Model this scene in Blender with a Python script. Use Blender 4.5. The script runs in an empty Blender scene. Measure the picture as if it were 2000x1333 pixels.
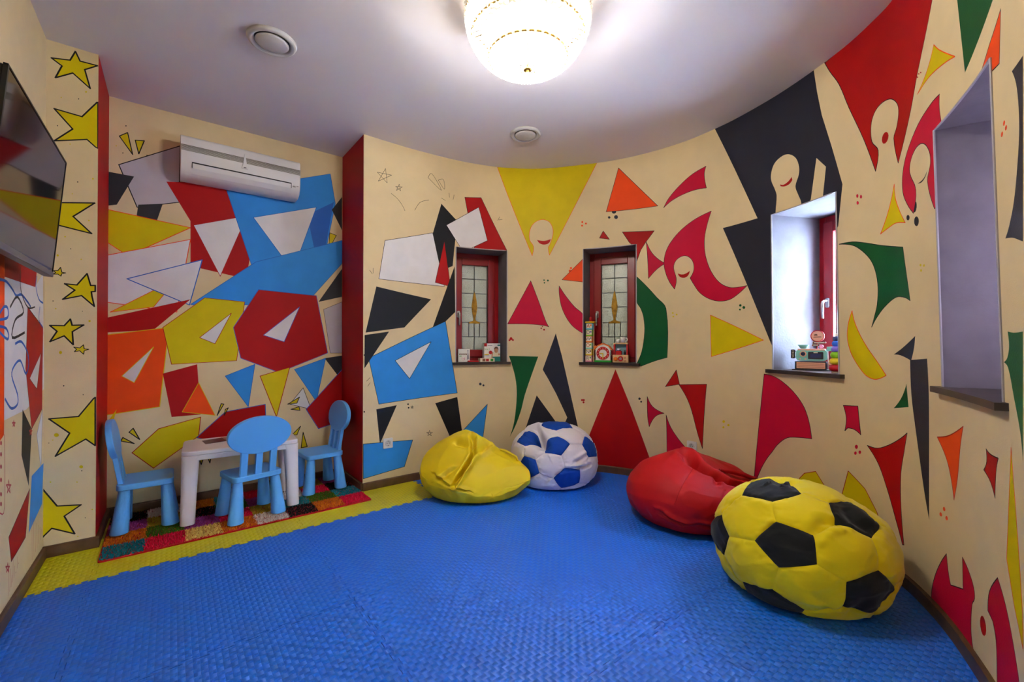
import bpy, bmesh, math, random, bisect
from math import pi, sin, cos, radians
from mathutils import Vector, Matrix, noise
from mathutils.geometry import delaunay_2d_cdt
random.seed(7)
SC = bpy.context.scene
COL = SC.collection

# ---------------------------------------------------------------- camera, world, exposure
cam_data = bpy.data.cameras.new('camera')
cam = bpy.data.objects.new('camera', cam_data); COL.objects.link(cam)
YAW, PITCH, ROLL = 0.66835, 0.00503, 0.00155
_F = Vector((sin(YAW)*cos(PITCH), cos(YAW)*cos(PITCH), sin(PITCH)))
_R = Vector((cos(YAW), -sin(YAW), 0)); _U = _R.cross(_F)
_R2 = _R*cos(ROLL)+_U*sin(ROLL); _U2 = -_R*sin(ROLL)+_U*cos(ROLL)
cam.matrix_world = Matrix(((_R2.x,_U2.x,-_F.x,0),(_R2.y,_U2.y,-_F.y,0),(_R2.z,_U2.z,-_F.z,1.18),(0,0,0,1)))
cam_data.sensor_width = 36.0
cam_data.lens = 36.0*840.6/2000.0
cam_data.clip_start = .02
SC.camera = cam
world = bpy.data.worlds.new('overcast_sky'); SC.world = world; world.use_nodes = True
_bg = world.node_tree.nodes['Background']
_bg.inputs[0].default_value = (.60,.76,1.0,1); _bg.inputs[1].default_value = WORLD_STRENGTH = 85.0
SC.view_settings.view_transform = 'Standard'
try: SC.view_settings.look = 'None'
except Exception: pass
SC.view_settings.gamma = 1.0
SC.view_settings.use_curve_mapping = False
SC.view_settings.exposure = 1.4
BULB_STRENGTH = 420.0

# ---------------------------------------------------------------- materials
def srgb(c):
    return tuple((v/255/12.92 if v/255 <= .04045 else ((v/255+.055)/1.055)**2.4) for v in c)+(1,)
def mat(name, rgb, rough=.5, spec=.4, metal=0, bump=0, bscale=60, var=0, vscale=3, coat=0, sheen=0, emit=0):
    m = bpy.data.materials.new(name); m.use_nodes = True
    nt = m.node_tree; b = nt.nodes['Principled BSDF']; L = nt.links.new
    col = srgb(rgb)
    b.inputs['Base Color'].default_value = col
    b.inputs['Roughness'].default_value = rough; b.inputs['Metallic'].default_value = metal
    b.inputs['Specular IOR Level'].default_value = spec
    if coat: b.inputs['Coat Weight'].default_value = coat
    if sheen: b.inputs['Sheen Weight'].default_value = sheen
    if emit:
        b.inputs['Emission Color'].default_value = col; b.inputs['Emission Strength'].default_value = emit
    if bump or var:
        tc = nt.nodes.new('ShaderNodeTexCoord')
    if var:
        n = nt.nodes.new('ShaderNodeTexNoise'); n.inputs['Scale'].default_value = vscale; n.inputs['Detail'].default_value = 5
        r = nt.nodes.new('ShaderNodeValToRGB')
        r.color_ramp.elements[0].position = .3; r.color_ramp.elements[1].position = .7
        r.color_ramp.elements[0].color = tuple(c*(1-var) for c in col[:3])+(1,)
        r.color_ramp.elements[1].color = tuple(min(1,c*(1+var*.7)) for c in col[:3])+(1,)
        L(tc.outputs['Object'], n.inputs['Vector']); L(n.outputs[0], r.inputs[0]); L(r.outputs[0], b.inputs['Base Color'])
    if bump:
        n2 = nt.nodes.new('ShaderNodeTexNoise'); n2.inputs['Scale'].default_value = bscale; n2.inputs['Detail'].default_value = 3
        bp = nt.nodes.new('ShaderNodeBump'); bp.inputs['Strength'].default_value = 1; bp.inputs['Distance'].default_value = bump
        L(tc.outputs['Object'], n2.inputs['Vector']); L(n2.outputs[0], bp.inputs['Height']); L(bp.outputs[0], b.inputs['Normal'])
    return m
M = {}
def paint(key, rgb, rough=.55, var=.05):
    M[key] = mat('paint_'+key, rgb, rough, .2, bump=.0006, bscale=220, var=var, vscale=9)
paint('cream',(222,201,156),.75,.03); paint('yellow',(212,190,0)); paint('red',(166,2,4)); paint('crimson',(190,2,50))
paint('orange',(234,72,6)); paint('navy',(36,36,48)); paint('ink',(24,24,26)); paint('green',(0,80,36)); paint('charcoal',(46,46,50))
paint('white',(226,224,224)); paint('grey',(190,184,190)); paint('sky',(46,140,222)); paint('skyd',(30,96,190)); paint('redl',(176,36,40))
M['ceiling'] = mat('ceiling_paint',(226,222,226),.85,.2,bump=.0003,bscale=150)
M['floorboard'] = mat('floor_boards',(120,96,70),.5)
M['oak'] = mat('brown_wood',(92,62,36),.45,.4,var=.3,vscale=14)
M['sill'] = mat('dark_sill',(52,40,36),.4,.4,var=.2,vscale=20)
M['plaster'] = mat('grey_plaster',(118,112,116),.8,.25,bump=.001,bscale=70,var=.12,vscale=8)
M['bead'] = mat('corner_bead',(176,172,176),.6)
M['frame_red'] = mat('red_window_paint',(140,4,14),.3,.5)
M['chrome'] = mat('brushed_steel',(190,190,192),.28,.5,metal=1)
M['lead'] = mat('lead_came',(52,50,48),.5)
M['gold'] = mat('gold_relief',(150,112,24),.4,.5,metal=.6,var=.35,vscale=40)
M['white_plastic'] = mat('white_plastic',(222,220,216),.4,.45)
M['vent_white'] = mat('vent_enamel',(200,198,196),.45,.4)
M['black_plastic'] = mat('black_plastic',(14,14,15),.35,.4)
M['grey_plastic'] = mat('grey_plastic',(96,94,98),.4)
M['screen'] = mat('dark_screen',(7,7,8),.06,.6)
M['chair_blue'] = mat('light_blue_plastic',(92,174,250),.38,.45,bump=.0001,bscale=300)
M['table_white'] = mat('white_table_plastic',(226,222,224),.4,.45)
M['leather_yellow'] = mat('yellow_faux_leather',(222,192,0),.48,.4,bump=.0007,bscale=55)
M['leather_red'] = mat('red_faux_leather',(176,2,10),.6,.3,bump=.0007,bscale=55)
M['cloth_yellow'] = mat('yellow_cloth',(226,204,4),.75,.2,bump=.0012,bscale=26,sheen=.2)
M['cloth_black'] = mat('black_cloth',(22,24,26),.8,.2,bump=.0010,bscale=26,sheen=.1)
M['cloth_white'] = mat('white_cloth',(226,222,230),.75,.2,bump=.0012,bscale=26)
M['cloth_blue'] = mat('blue_cloth',(14,66,160),.75,.2,bump=.0010,bscale=26)
M['thread'] = mat('dark_seam',(60,52,10),.8)
def simple(k, rgb, rough=.45, **kw):
    M[k] = mat('toy_'+k, rgb, rough, **kw)
for k, c in dict(t_red=(190,14,22),t_yellow=(228,190,20),t_green=(40,160,50),t_orange=(236,120,30),t_white=(236,232,224),t_wood=(222,184,134),
    t_mint=(136,204,184),t_peach=(232,166,130),t_dark=(40,38,46),t_pink=(224,140,170),t_blue=(50,110,210),t_navy=(34,44,90),t_purple=(120,96,180),
    t_lime=(140,200,20),t_teal=(40,130,120),t_cyan=(90,190,220),t_brown=(110,70,44),t_skin=(206,150,110),t_grey=(150,150,156),t_glass=(120,160,166),t_cream=(240,226,196)).items():
    simple(k, c)
def pane_mat(name, tint, trans, clear, rough):
    m = bpy.data.materials.new(name); m.use_nodes = True; nt = m.node_tree; L = nt.links.new
    nt.nodes.remove(nt.nodes['Principled BSDF']); out = nt.nodes['Material Output']
    tl = nt.nodes.new('ShaderNodeBsdfTranslucent'); tl.inputs[0].default_value = srgb(tint)
    df = nt.nodes.new('ShaderNodeBsdfDiffuse'); df.inputs[0].default_value = srgb(tint)
    tp = nt.nodes.new('ShaderNodeBsdfTransparent'); tp.inputs[0].default_value = (.93,.96,1,1)
    gl = nt.nodes.new('ShaderNodeBsdfGlossy'); gl.inputs['Roughness'].default_value = rough
    tc = nt.nodes.new('ShaderNodeTexCoord'); vo = nt.nodes.new('ShaderNodeTexNoise'); vo.inputs['Scale'].default_value = 130
    bp = nt.nodes.new('ShaderNodeBump'); bp.inputs['Distance'].default_value = .0025
    L(tc.outputs['Object'], vo.inputs['Vector']); L(vo.outputs[0], bp.inputs['Height'])
    for s in (df, gl, tl): L(bp.outputs[0], s.inputs['Normal'])
    m1 = nt.nodes.new('ShaderNodeMixShader'); m1.inputs[0].default_value = trans; L(df.outputs[0], m1.inputs[1]); L(tl.outputs[0], m1.inputs[2])
    m2 = nt.nodes.new('ShaderNodeMixShader'); m2.inputs[0].default_value = clear; L(m1.outputs[0], m2.inputs[1]); L(tp.outputs[0], m2.inputs[2])
    m3 = nt.nodes.new('ShaderNodeMixShader'); m3.inputs[0].default_value = .12; L(m2.outputs[0], m3.inputs[1]); L(gl.outputs[0], m3.inputs[2])
    L(m3.outputs[0], out.inputs[0]); return m
M['frost'] = pane_mat('frosted_pane',(112,108,92),.45,.01,.15)
M['veiled'] = pane_mat('veiled_pane',(176,162,168),.5,.06,.2)
M['clear'] = pane_mat('leaded_clear_pane',(225,235,245),.6,.65,.05)
M['crystal'] = pane_mat('cut_crystal',(250,246,236),.5,.5,.05)
def weave_mat(name, rgb, rough=.44):
    # woven foam relief: alternating cells of fine ridges, each slightly domed along its strand
    m = bpy.data.materials.new(name); m.use_nodes = True; nt = m.node_tree; b = nt.nodes['Principled BSDF']; L = nt.links.new
    b.inputs['Base Color'].default_value = srgb(rgb); b.inputs['Roughness'].default_value = rough; b.inputs['Specular IOR Level'].default_value = .9
    g = nt.nodes.new('ShaderNodeTexCoord'); sx = nt.nodes.new('ShaderNodeSeparateXYZ'); L(g.outputs['Object'], sx.inputs[0])
    def mm(op, a, c=None):
        n = nt.nodes.new('ShaderNodeMath'); n.operation = op
        for i, v in enumerate((a, c)):
            if v is None: continue
            if isinstance(v, (int, float)): n.inputs[i].default_value = v
            else: L(v, n.inputs[i])
        return n.outputs[0]
    CELL = .97/44
    u = mm('DIVIDE', sx.outputs[0], CELL); v = mm('DIVIDE', sx.outputs[1], CELL)
    fu = mm('FRACT', u); fv = mm('FRACT', v)
    ck = mm('FLOORED_MODULO', mm('ADD', mm('FLOOR', u), mm('FLOOR', v)), 2.0)
    def strand(a, c):
        dome = mm('SINE', mm('MULTIPLY', a, pi))
        rid = mm('ABSOLUTE', mm('SINE', mm('MULTIPLY', c, pi*6)))
        return mm('ADD', dome, mm('MULTIPLY', rid, .14))
    mx = nt.nodes.new('ShaderNodeMix'); mx.data_type = 'FLOAT'
    L(ck, mx.inputs[0]); L(strand(fu, fv), mx.inputs[2]); L(strand(fv, fu), mx.inputs[3])
    bp = nt.nodes.new('ShaderNodeBump'); bp.inputs['Distance'].default_value = .0022; bp.inputs['Strength'].default_value = 1
    L(mx.outputs[0], bp.inputs['Height']); L(bp.outputs[0], b.inputs['Normal'])
    cx_ = nt.nodes.new('ShaderNodeCombineXYZ'); L(ck, cx_.inputs[0]); L(mm('SUBTRACT', 1.0, ck), cx_.inputs[1])
    L(cx_.outputs[0], b.inputs['Tangent']); b.inputs['Anisotropic'].default_value = .8
    return m
M['mat_blue'] = weave_mat('blue_foam',(0,108,238)); M['mat_yellow'] = weave_mat('yellow_foam',(216,208,0))

# ---------------------------------------------------------------- object helpers
def link(name, bm, mats, parent=None, smooth=False, bevel=0, seg=2):
    me = bpy.data.meshes.new(name); bm.to_mesh(me); bm.free()
    for m in (mats if isinstance(mats, (list, tuple)) else [mats]): me.materials.append(m)
    if smooth:
        for p in me.polygons: p.use_smooth = True
    o = bpy.data.objects.new(name, me); COL.objects.link(o)
    if parent: o.parent = parent
    if bevel:
        md = o.modifiers.new('bevel','BEVEL'); md.width = bevel; md.segments = seg; md.limit_method = 'ANGLE'; md.angle_limit = radians(40)
        for p in me.polygons: p.use_smooth = True
        try: md.harden_normals = True
        except Exception: pass
    return o
def thing(name, label, cat, loc=(0,0,0), rz=0, group=None):
    o = bpy.data.objects.new(name, None); COL.objects.link(o); o.location = loc; o.rotation_euler = (0,0,rz)
    o.empty_display_size = .05; o['label'] = label; o['category'] = cat
    if group: o['group'] = group
    return o
def tag(o, label, cat, group=None):
    o['label'] = label; o['category'] = cat
    if group: o['group'] = group
    return o
def struct(name, bm, mats, parent=None, **kw):
    o = link(name, bm, mats, parent, **kw)
    if not parent: o['kind'] = 'structure'
    return o
def B(*boxes):
    # boxes: (x0,x1,y0,y1,z0,z1)
    bm = bmesh.new()
    for b in boxes: box(bm, *b)
    return bm
def box(bm, x0,x1,y0,y1,z0,z1, mtx=None, mi=0):
    vs = [bm.verts.new((x,y,z)) for z in (z0,z1) for y in (y0,y1) for x in (x0,x1)]
    if mtx is not None:
        for v in vs: v.co = mtx @ v.co
    for f in ((0,2,3,1),(4,5,7,6),(0,1,5,4),(2,6,7,3),(0,4,6,2),(1,3,7,5)):
        bm.faces.new([vs[i] for i in f]).material_index = mi
    return vs
def lathe(bm, prof, n=24, c=(0,0,0), axis='Z', mi=0, cap=True):
    rings = []
    for r, h in prof:
        ring = []
        for i in range(n):
            a = 2*pi*i/n
            p = (r*cos(a), r*sin(a), h)
            if axis == 'Y': p = (p[0], h, p[1])
            if axis == 'X': p = (h, p[0], p[1])
            ring.append(bm.verts.new((p[0]+c[0], p[1]+c[1], p[2]+c[2])))
        rings.append(ring)
    for a, b in zip(rings, rings[1:]):
        for i in range(n): bm.faces.new((a[i], a[(i+1)%n], b[(i+1)%n], b[i])).material_index = mi
    if cap:
        for ring in (rings[0], rings[-1]):
            try: bm.faces.new(ring).material_index = mi
            except ValueError: pass
    bmesh.ops.recalc_face_normals(bm, faces=bm.faces[:])
def tube(bm, pts, r, n=8, mi=0):
    pts = [Vector(p) for p in pts]; rings = []
    for i, p in enumerate(pts):
        d = (pts[min(i+1,len(pts)-1)]-pts[max(i-1,0)]).normalized()
        a = d.orthogonal().normalized() if i == 0 else (a - d*a.dot(d)).normalized()
        b = d.cross(a)
        rr = r[i] if isinstance(r, (list, tuple)) else r
        rings.append([bm.verts.new(p+a*rr*cos(2*pi*k/n)+b*rr*sin(2*pi*k/n)) for k in range(n)])
    for A_, B_ in zip(rings, rings[1:]):
        for k in range(n): bm.faces.new((A_[k], A_[(k+1)%n], B_[(k+1)%n], B_[k])).material_index = mi
    for ring in (rings[0], rings[-1]): bm.faces.new(ring).material_index = mi
def prism(bm, pts, h0, h1, mi=0, plane='XY'):
    def q(x, y, h):
        return {'XY':(x,y,h),'XZ':(x,h,y),'YZ':(h,x,y)}[plane]
    a = [bm.verts.new(q(x,y,h0)) for x,y in pts]; b = [bm.verts.new(q(x,y,h1)) for x,y in pts]
    n = len(pts)
    for i in range(n): bm.faces.new((a[i],a[(i+1)%n],b[(i+1)%n],b[i])).material_index = mi
    bm.faces.new(a).material_index = mi; bm.faces.new(b).material_index = mi
    bmesh.ops.recalc_face_normals(bm, faces=bm.faces[:])
def ellipse(cx, cy, rx, ry, n=32): return [(cx+rx*cos(2*pi*i/n), cy+ry*sin(2*pi*i/n)) for i in range(n)]
def rrect(x0,x1,y0,y1,r,n=5):
    out = []
    for cx,cy,a0 in ((x1-r,y1-r,0),(x0+r,y1-r,90),(x0+r,y0+r,180),(x1-r,y0+r,270)):
        for k in range(n+1):
            a = radians(a0+90*k/n); out.append((cx+r*cos(a), cy+r*sin(a)))
    return out
def text_mesh(name, body, size, m, parent, mtx, depth=.0006):
    cu = bpy.data.curves.new(name, 'FONT'); cu.body = body; cu.size = size; cu.extrude = depth; cu.align_x = 'CENTER'; cu.align_y = 'CENTER'
    t = bpy.data.objects.new(name, cu); COL.objects.link(t)
    dg = bpy.context.evaluated_depsgraph_get(); me = bpy.data.meshes.new_from_object(t.evaluated_get(dg))
    bpy.data.objects.remove(t); me.materials.clear(); me.materials.append(m)
    o = bpy.data.objects.new(name, me); COL.objects.link(o); o.matrix_local = mtx; o.parent = parent
    o.matrix_parent_inverse = Matrix.Identity(4)
    return o

# ---------------------------------------------------------------- plan of the curved wall
# shared: curved wall plan
CURVE=[(1.195,3.43),(1.40,3.433),(1.59,3.432),(1.825,3.416),(2.07,3.385),(2.263,3.333),(2.413,3.280),(2.54,3.212),(2.70,3.105),(2.836,2.967),(2.954,2.813),(3.072,2.642),(3.160,2.488),(3.242,2.282),(3.298,2.065),(3.321,1.847),(3.312,1.643),(3.285,1.462),(3.224,1.235),(3.17,1.085),(3.09,.91),(2.98,.715),(2.86,.565),(2.745,.456),(2.50,.312),(2.2,.185),(1.95,.10),(1.75,.048),(1.5,.0)]
def catmull(P,n=8):
    out=[]
    N=len(P)
    for i in range(N-1):
        p0=P[max(i-1,0)];p1=P[i];p2=P[i+1];p3=P[min(i+2,N-1)]
        for k in range(n):
            t=k/n
            out.append(tuple(.5*((2*p1[j])+(-p0[j]+p2[j])*t+(2*p0[j]-5*p1[j]+4*p2[j]-p3[j])*t*t+(-p0[j]+3*p1[j]-3*p2[j]+p3[j])*t**3) for j in (0,1)))
    out.append(P[-1]); return out
PATH=catmull(CURVE)
SS=[0.0]
for a,b in zip(PATH,PATH[1:]): SS.append(SS[-1]+((a[0]-b[0])**2+(a[1]-b[1])**2)**.5)
SL=SS[-1]
def lean(s): # wall slightly out of plumb at the far right end
    t=min(max((s-2.6)/2.2,0),1); return .033*t*t*(3-2*t)
def wpt(s,z,off=0.0):
    # point on curved wall; off>0 = out of the room, off<0 = into the room
    s=min(max(s,0),SL); i=min(max(bisect.bisect_right(SS,s)-1,0),len(SS)-2)
    t=(s-SS[i])/(SS[i+1]-SS[i]); a,b=PATH[i],PATH[i+1]
    i0=max(i-1,0); j1=min(i+2,len(PATH)-1)
    ta=(PATH[i+1][0]-PATH[i0][0],PATH[i+1][1]-PATH[i0][1]); tb=(PATH[j1][0]-PATH[i][0],PATH[j1][1]-PATH[i][1])
    la=(ta[0]**2+ta[1]**2)**.5; lb=(tb[0]**2+tb[1]**2)**.5
    tx=ta[0]/la*(1-t)+tb[0]/lb*t; ty=ta[1]/la*(1-t)+tb[1]/lb*t; l=(tx*tx+ty*ty)**.5
    nx,ny=-ty/l,tx/l  # left of travel = outward (travel goes +x then turns clockwise)
    k=off+lean(s)*(1.4-z)/1.4
    return (a[0]+(b[0]-a[0])*t+nx*k, a[1]+(b[1]-a[1])*t+ny*k, z)

# painted shapes: (fill, outline, outline width, rounded, [u,z,...] in millimetres on that wall)
PAINT = {
 'curve': [
  ('red','ink',0.004,0,[918,2524,1076,2541,1330,2057,1017,2037]),
  ('yellow','orange',0.004,1,[1236,2906,1236,2845,1570,2018,1583,2105,1546,2169,1546,2252,1583,2325,1656,2360,1729,2339,1766,2273,1766,2200,1738,2119,1724,2092,1735,2018,2175,2844,2197,2882]),
  ('red','',0.004,1,[1616,2168,1683,2157,1747,2171,1729,2134,1684,2121,1643,2134]),
  ('orange','',0.004,0,[2053,2311,2052,2307,2049,2304,2044,2303,2040,2305,2037,2308,2036,2313,2037,2317,2040,2320,2044,2321,2049,2319,2052,2316]),
  ('orange','',0.004,0,[2087,2296,2086,2291,2083,2289,2079,2288,2074,2290,2070,2293,2070,2298,2070,2302,2074,2305,2079,2306,2083,2304,2086,2300]),
  ('orange','',0.004,0,[2051,2279,2051,2275,2047,2272,2043,2271,2038,2272,2035,2276,2034,2280,2035,2285,2038,2288,2043,2289,2047,2287,2051,2284]),
  ('green','',0.004,0,[1691,1781,1690,1778,1687,1775,1684,1774,1680,1775,1678,1778,1677,1782,1678,1786,1680,1788,1684,1789,1687,1788,1690,1785]),
  ('green','',0.004,0,[1730,1777,1728,1772,1725,1769,1721,1768,1716,1769,1713,1773,1711,1777,1713,1782,1716,1785,1720,1786,1725,1785,1728,1781]),
  ('green','',0.004,0,[1695,1756,1694,1752,1691,1750,1687,1749,1684,1750,1681,1752,1680,1756,1681,1760,1684,1762,1687,1763,1691,1762,1694,1759]),
  ('red','',0.004,0,[1664,1322,1663,1318,1661,1316,1657,1315,1653,1316,1651,1318,1650,1322,1651,1326,1653,1329,1657,1329,1661,1329,1663,1326]),
  ('red','',0.004,0,[1694,1309,1692,1304,1689,1301,1684,1300,1680,1301,1677,1305,1675,1309,1677,1314,1680,1317,1684,1318,1689,1317,1692,1314]),
  ('red','',0.004,0,[1675,1339,1675,1336,1673,1334,1670,1333,1667,1334,1665,1336,1664,1339,1665,1341,1667,1343,1670,1344,1673,1343,1675,1341]),
  ('red','',0.004,0,[1383,1223,1381,1215,1376,1210,1369,1208,1361,1210,1356,1215,1354,1222,1356,1230,1361,1235,1369,1237,1376,1235,1381,1230]),
  ('red','',0.004,0,[1363,1208,1362,1203,1358,1200,1354,1199,1349,1200,1346,1203,1345,1208,1346,1213,1349,1216,1354,1217,1358,1216,1362,1213]),
  ('red','',0.004,0,[1396,1210,1395,1206,1392,1202,1387,1201,1382,1202,1379,1205,1378,1210,1379,1214,1382,1218,1387,1219,1392,1218,1395,1214]),
  ('orange','',0.004,0,[1950,1887,1948,1882,1944,1878,1939,1877,1934,1879,1930,1883,1928,1888,1930,1894,1934,1897,1939,1899,1944,1897,1948,1893]),
  ('orange','',0.004,0,[1943,1860,1941,1854,1936,1850,1930,1848,1923,1851,1919,1855,1917,1861,1919,1868,1923,1872,1930,1874,1936,1872,1941,1867]),
  ('orange','ink',0.004,0,[2050,1967,1854,1781,2050,1752]),
  ('crimson','ink',0.004,1,[1827,1723,1894,1621,1975,1520,2054,1441,2054,1271,1939,1359,1857,1505,1830,1632]),
  ('crimson','ink',0.004,1,[1557,1777,1335,1363,1519,1364,1684,1349,1730,1335,1702,1388,1629,1590]),
  ('navy','',0.004,0,[1796,1274,1855,1057,2023,324,1835,313,1905,481,1799,704,1722,844,1672,928]),
  ('navy','',0.004,0,[1615,682,1503,347,1856,356]),
  ('green','',0.004,1,[1349,1059,1629,1052,1502,687,1467,545,1417,405,1357,286,1400,434,1424,687,1409,857]),
  ('navy','',0.004,0,[1085,798,1083,792,1078,787,1072,786,1065,787,1061,792,1059,799,1061,805,1065,809,1072,811,1078,808,1083,804]),
  ('navy','',0.004,0,[1112,784,1111,779,1107,776,1102,775,1097,776,1094,780,1092,785,1094,790,1097,793,1102,794,1107,793,1111,789]),
  ('navy','',0.004,0,[2575,691,2573,686,2570,682,2564,680,2559,681,2555,685,2554,690,2555,695,2559,700,2564,701,2570,700,2573,697]),
  ('navy','',0.004,0,[2587,666,2586,662,2583,659,2579,658,2575,658,2572,661,2571,665,2572,669,2575,672,2579,674,2583,673,2586,670]),
  ('red','',0.004,0,[2053,650,2052,645,2048,642,2044,640,2039,642,2035,645,2034,649,2035,655,2039,658,2044,660,2048,659,2052,655]),
  ('red','',0.004,0,[2070,651,2068,646,2065,643,2060,641,2055,642,2052,645,2050,650,2052,655,2055,659,2060,660,2065,659,2068,656]),
  ('red','',0.004,0,[2067,630,2065,625,2062,621,2057,620,2053,621,2049,625,2048,629,2049,634,2053,638,2057,639,2062,638,2065,635]),
  ('red','',0.004,0,[1374,1227,1373,1223,1370,1220,1366,1219,1362,1220,1359,1223,1357,1227,1359,1231,1362,1235,1366,1236,1370,1235,1373,1231]),
  ('red','',0.004,0,[1357,1210,1357,1207,1355,1205,1352,1204,1349,1205,1347,1207,1346,1210,1347,1213,1349,1215,1352,1216,1355,1215,1357,1213]),
  ('red','',0.004,0,[1395,1213,1394,1210,1392,1208,1389,1207,1386,1208,1384,1210,1383,1213,1384,1216,1386,1218,1389,1219,1392,1218,1394,1216]),
  ('red','',0.004,0,[2349,945,2496,592,2648,196,2721,-5,1940,-113]),
  ('navy','',0.004,0,[2356,2380,2353,2370,2345,2364,2335,2362,2324,2366,2317,2375,2314,2386,2317,2396,2324,2403,2335,2404,2345,2400,2353,2391]),
  ('orange','ink',0.004,0,[2376,2773,2264,2388,2725,2367]),
  ('navy','',0.004,0,[2303,2332,2301,2326,2297,2323,2291,2322,2285,2324,2282,2329,2280,2334,2282,2340,2285,2344,2291,2345,2297,2342,2301,2338]),
  ('navy','',0.004,0,[2371,2326,2369,2318,2363,2312,2354,2311,2345,2315,2338,2322,2336,2331,2338,2340,2345,2345,2354,2346,2363,2343,2369,2336]),
  ('crimson','ink',0.004,1,[3140,2586,3125,2523,3143,2413,3037,2425,2931,2413,2840,2383,2775,2340,2824,2417,2916,2498,3022,2559]),
  ('red','ink',0.004,0,[2237,2214,2203,2152,2294,2132]),
  ('red','ink',0.004,0,[2410,2187,2694,2157,2624,2074,2577,2007,2540,1909,2530,2036,2475,2082]),
  ('crimson','ink',0.004,1,[2624,2071,2671,1972,2732,1904,2790,1863,2717,1821,2643,1747,2636,1915]),
  ('crimson','ink',0.004,1,[3184,2219,3149,2124,3126,2017,3129,1904,3156,1801,3200,1712,3258,1643,3330,1604,3395,1597,3474,1600,3402,1547,3330,1511,3243,1507,3155,1536,3080,1592,3028,1669,3002,1715,3032,1769,3032,1827,3009,1873,2961,1904,2908,1895,2873,1863,2862,1812,2885,1718,2870,1636,2824,1704,2790,1791,2778,1868,2793,1956,2839,2039,2931,2127,3051,2189]),
  ('red','',0.004,1,[2897,1765,2945,1752,3000,1774,2987,1739,2953,1722,2915,1735]),
  ('orange','',0.004,0,[2053,2315,2052,2311,2049,2308,2045,2307,2041,2308,2038,2312,2037,2316,2038,2320,2040,2323,2045,2323,2049,2322,2052,2319]),
  ('orange','',0.004,0,[2084,2296,2083,2293,2081,2290,2078,2290,2074,2291,2072,2294,2071,2297,2072,2300,2074,2302,2078,2303,2081,2302,2083,2299]),
  ('orange','',0.004,0,[2048,2281,2047,2277,2045,2275,2041,2274,2038,2276,2036,2278,2035,2282,2036,2285,2038,2287,2041,2287,2045,2287,2047,2284]),
  ('yellow','',0.004,0,[2862,1436,2861,1432,2858,1430,2854,1429,2851,1430,2847,1433,2847,1437,2847,1441,2851,1443,2854,1444,2858,1443,2861,1440]),
  ('yellow','',0.004,0,[2895,1421,2894,1418,2891,1415,2887,1414,2883,1415,2881,1418,2880,1422,2881,1426,2883,1428,2887,1429,2891,1428,2894,1425]),
  ('yellow','',0.004,0,[2866,1405,2865,1401,2862,1399,2859,1398,2855,1399,2852,1402,2851,1405,2852,1409,2855,1412,2859,1413,2862,1411,2865,1409]),
  ('green','',0.004,0,[3429,1460,3427,1456,3424,1453,3419,1452,3414,1453,3410,1457,3409,1462,3410,1466,3414,1469,3419,1470,3424,1468,3427,1465]),
  ('green','',0.004,0,[3458,1442,3457,1437,3453,1434,3447,1433,3441,1435,3437,1439,3435,1444,3437,1449,3441,1453,3447,1454,3453,1452,3457,1448]),
  ('green','',0.004,0,[3423,1430,3422,1426,3419,1424,3415,1423,3412,1425,3409,1427,3408,1431,3409,1434,3412,1436,3416,1437,3419,1436,3422,1433]),
  ('green','ink',0.004,1,[2540,1772,2624,1684,2716,1577,2796,1477,2805,1060,2701,1028,2577,978,2540,1000,2585,1110,2609,1281,2601,1406,2577,1484,2540,1552]),
  ('yellow','orange',0.004,0,[3174,1403,3599,1204,3180,1077]),
  ('red','ink',0.004,1,[2906,836,3140,857,3122,657,3104,340,3061,463,3010,643,2967,743]),
  ('red','ink',0.004,0,[2884,958,2790,812,2911,840]),
  ('crimson','ink',0.004,1,[2632,715,2681,630,2779,583,2703,548,2650,453,2636,537]),
  ('crimson','ink',0.004,1,[2796,571,2836,472,2901,383,3009,259,3018,103,2805,56,2801,446]),
  ('yellow','',0.004,0,[3291,585,3289,579,3285,575,3280,572,3274,573,3270,576,3268,581,3270,587,3274,592,3280,594,3285,593,3290,590]),
  ('yellow','',0.004,0,[3327,563,3326,559,3322,554,3317,553,3312,553,3309,556,3307,560,3309,565,3312,569,3317,571,3322,570,3326,567]),
  ('yellow','',0.004,0,[3285,541,3284,536,3281,533,3277,531,3273,531,3269,534,3268,538,3270,542,3273,546,3277,547,3281,547,3284,544]),
  ('crimson','ink',0.004,1,[3602,968,3674,956,3758,912,3833,850,3893,772,3925,681,3940,588,3850,577,3767,557,3697,497,3654,435,3622,390,3575,304,3515,153,3520,235,3566,663]),
  ('green','ink',0.004,1,[4143,1753,4231,1746,4320,1719,4434,1679,4573,1641,4585,1567,4601,1482,4620,1381,4573,1401,4506,1408,4436,1370,4379,1315,4345,1268,4366,1325,4385,1384,4393,1473,4380,1555,4350,1621,4293,1683,4231,1727]),
  ('yellow','orange',0.004,1,[4219,1364,4233,1302,4268,1227,4317,1154,4377,1085,4431,1019,4387,999,4350,993,4300,1009,4251,1058,4210,1120,4189,1185,4185,1239,4196,1304]),
  ('navy','',0.004,1,[4653,1216,4482,1127,4528,1124,4612,1101,4639,1158]),
  ('navy','',0.004,1,[4604,1104,4748,1115,4752,950,4727,531,4720,402,4686,518,4630,790,4605,945]),
  ('green','',0.004,1,[4567,990,4579,880,4473,859,4519,909,4550,954]),
  ('crimson','ink',0.004,1,[4151,826,4243,835,4248,772,4258,680,4218,701,4176,702,4158,682,4168,758]),
  ('crimson','',0.004,0,[4238,609,4236,603,4233,598,4228,595,4223,596,4220,599,4218,605,4220,611,4223,616,4228,619,4233,618,4237,615]),
  ('crimson','',0.004,0,[4229,572,4228,567,4225,563,4221,561,4217,561,4214,563,4213,568,4214,573,4217,577,4221,580,4226,580,4229,577]),
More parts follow.
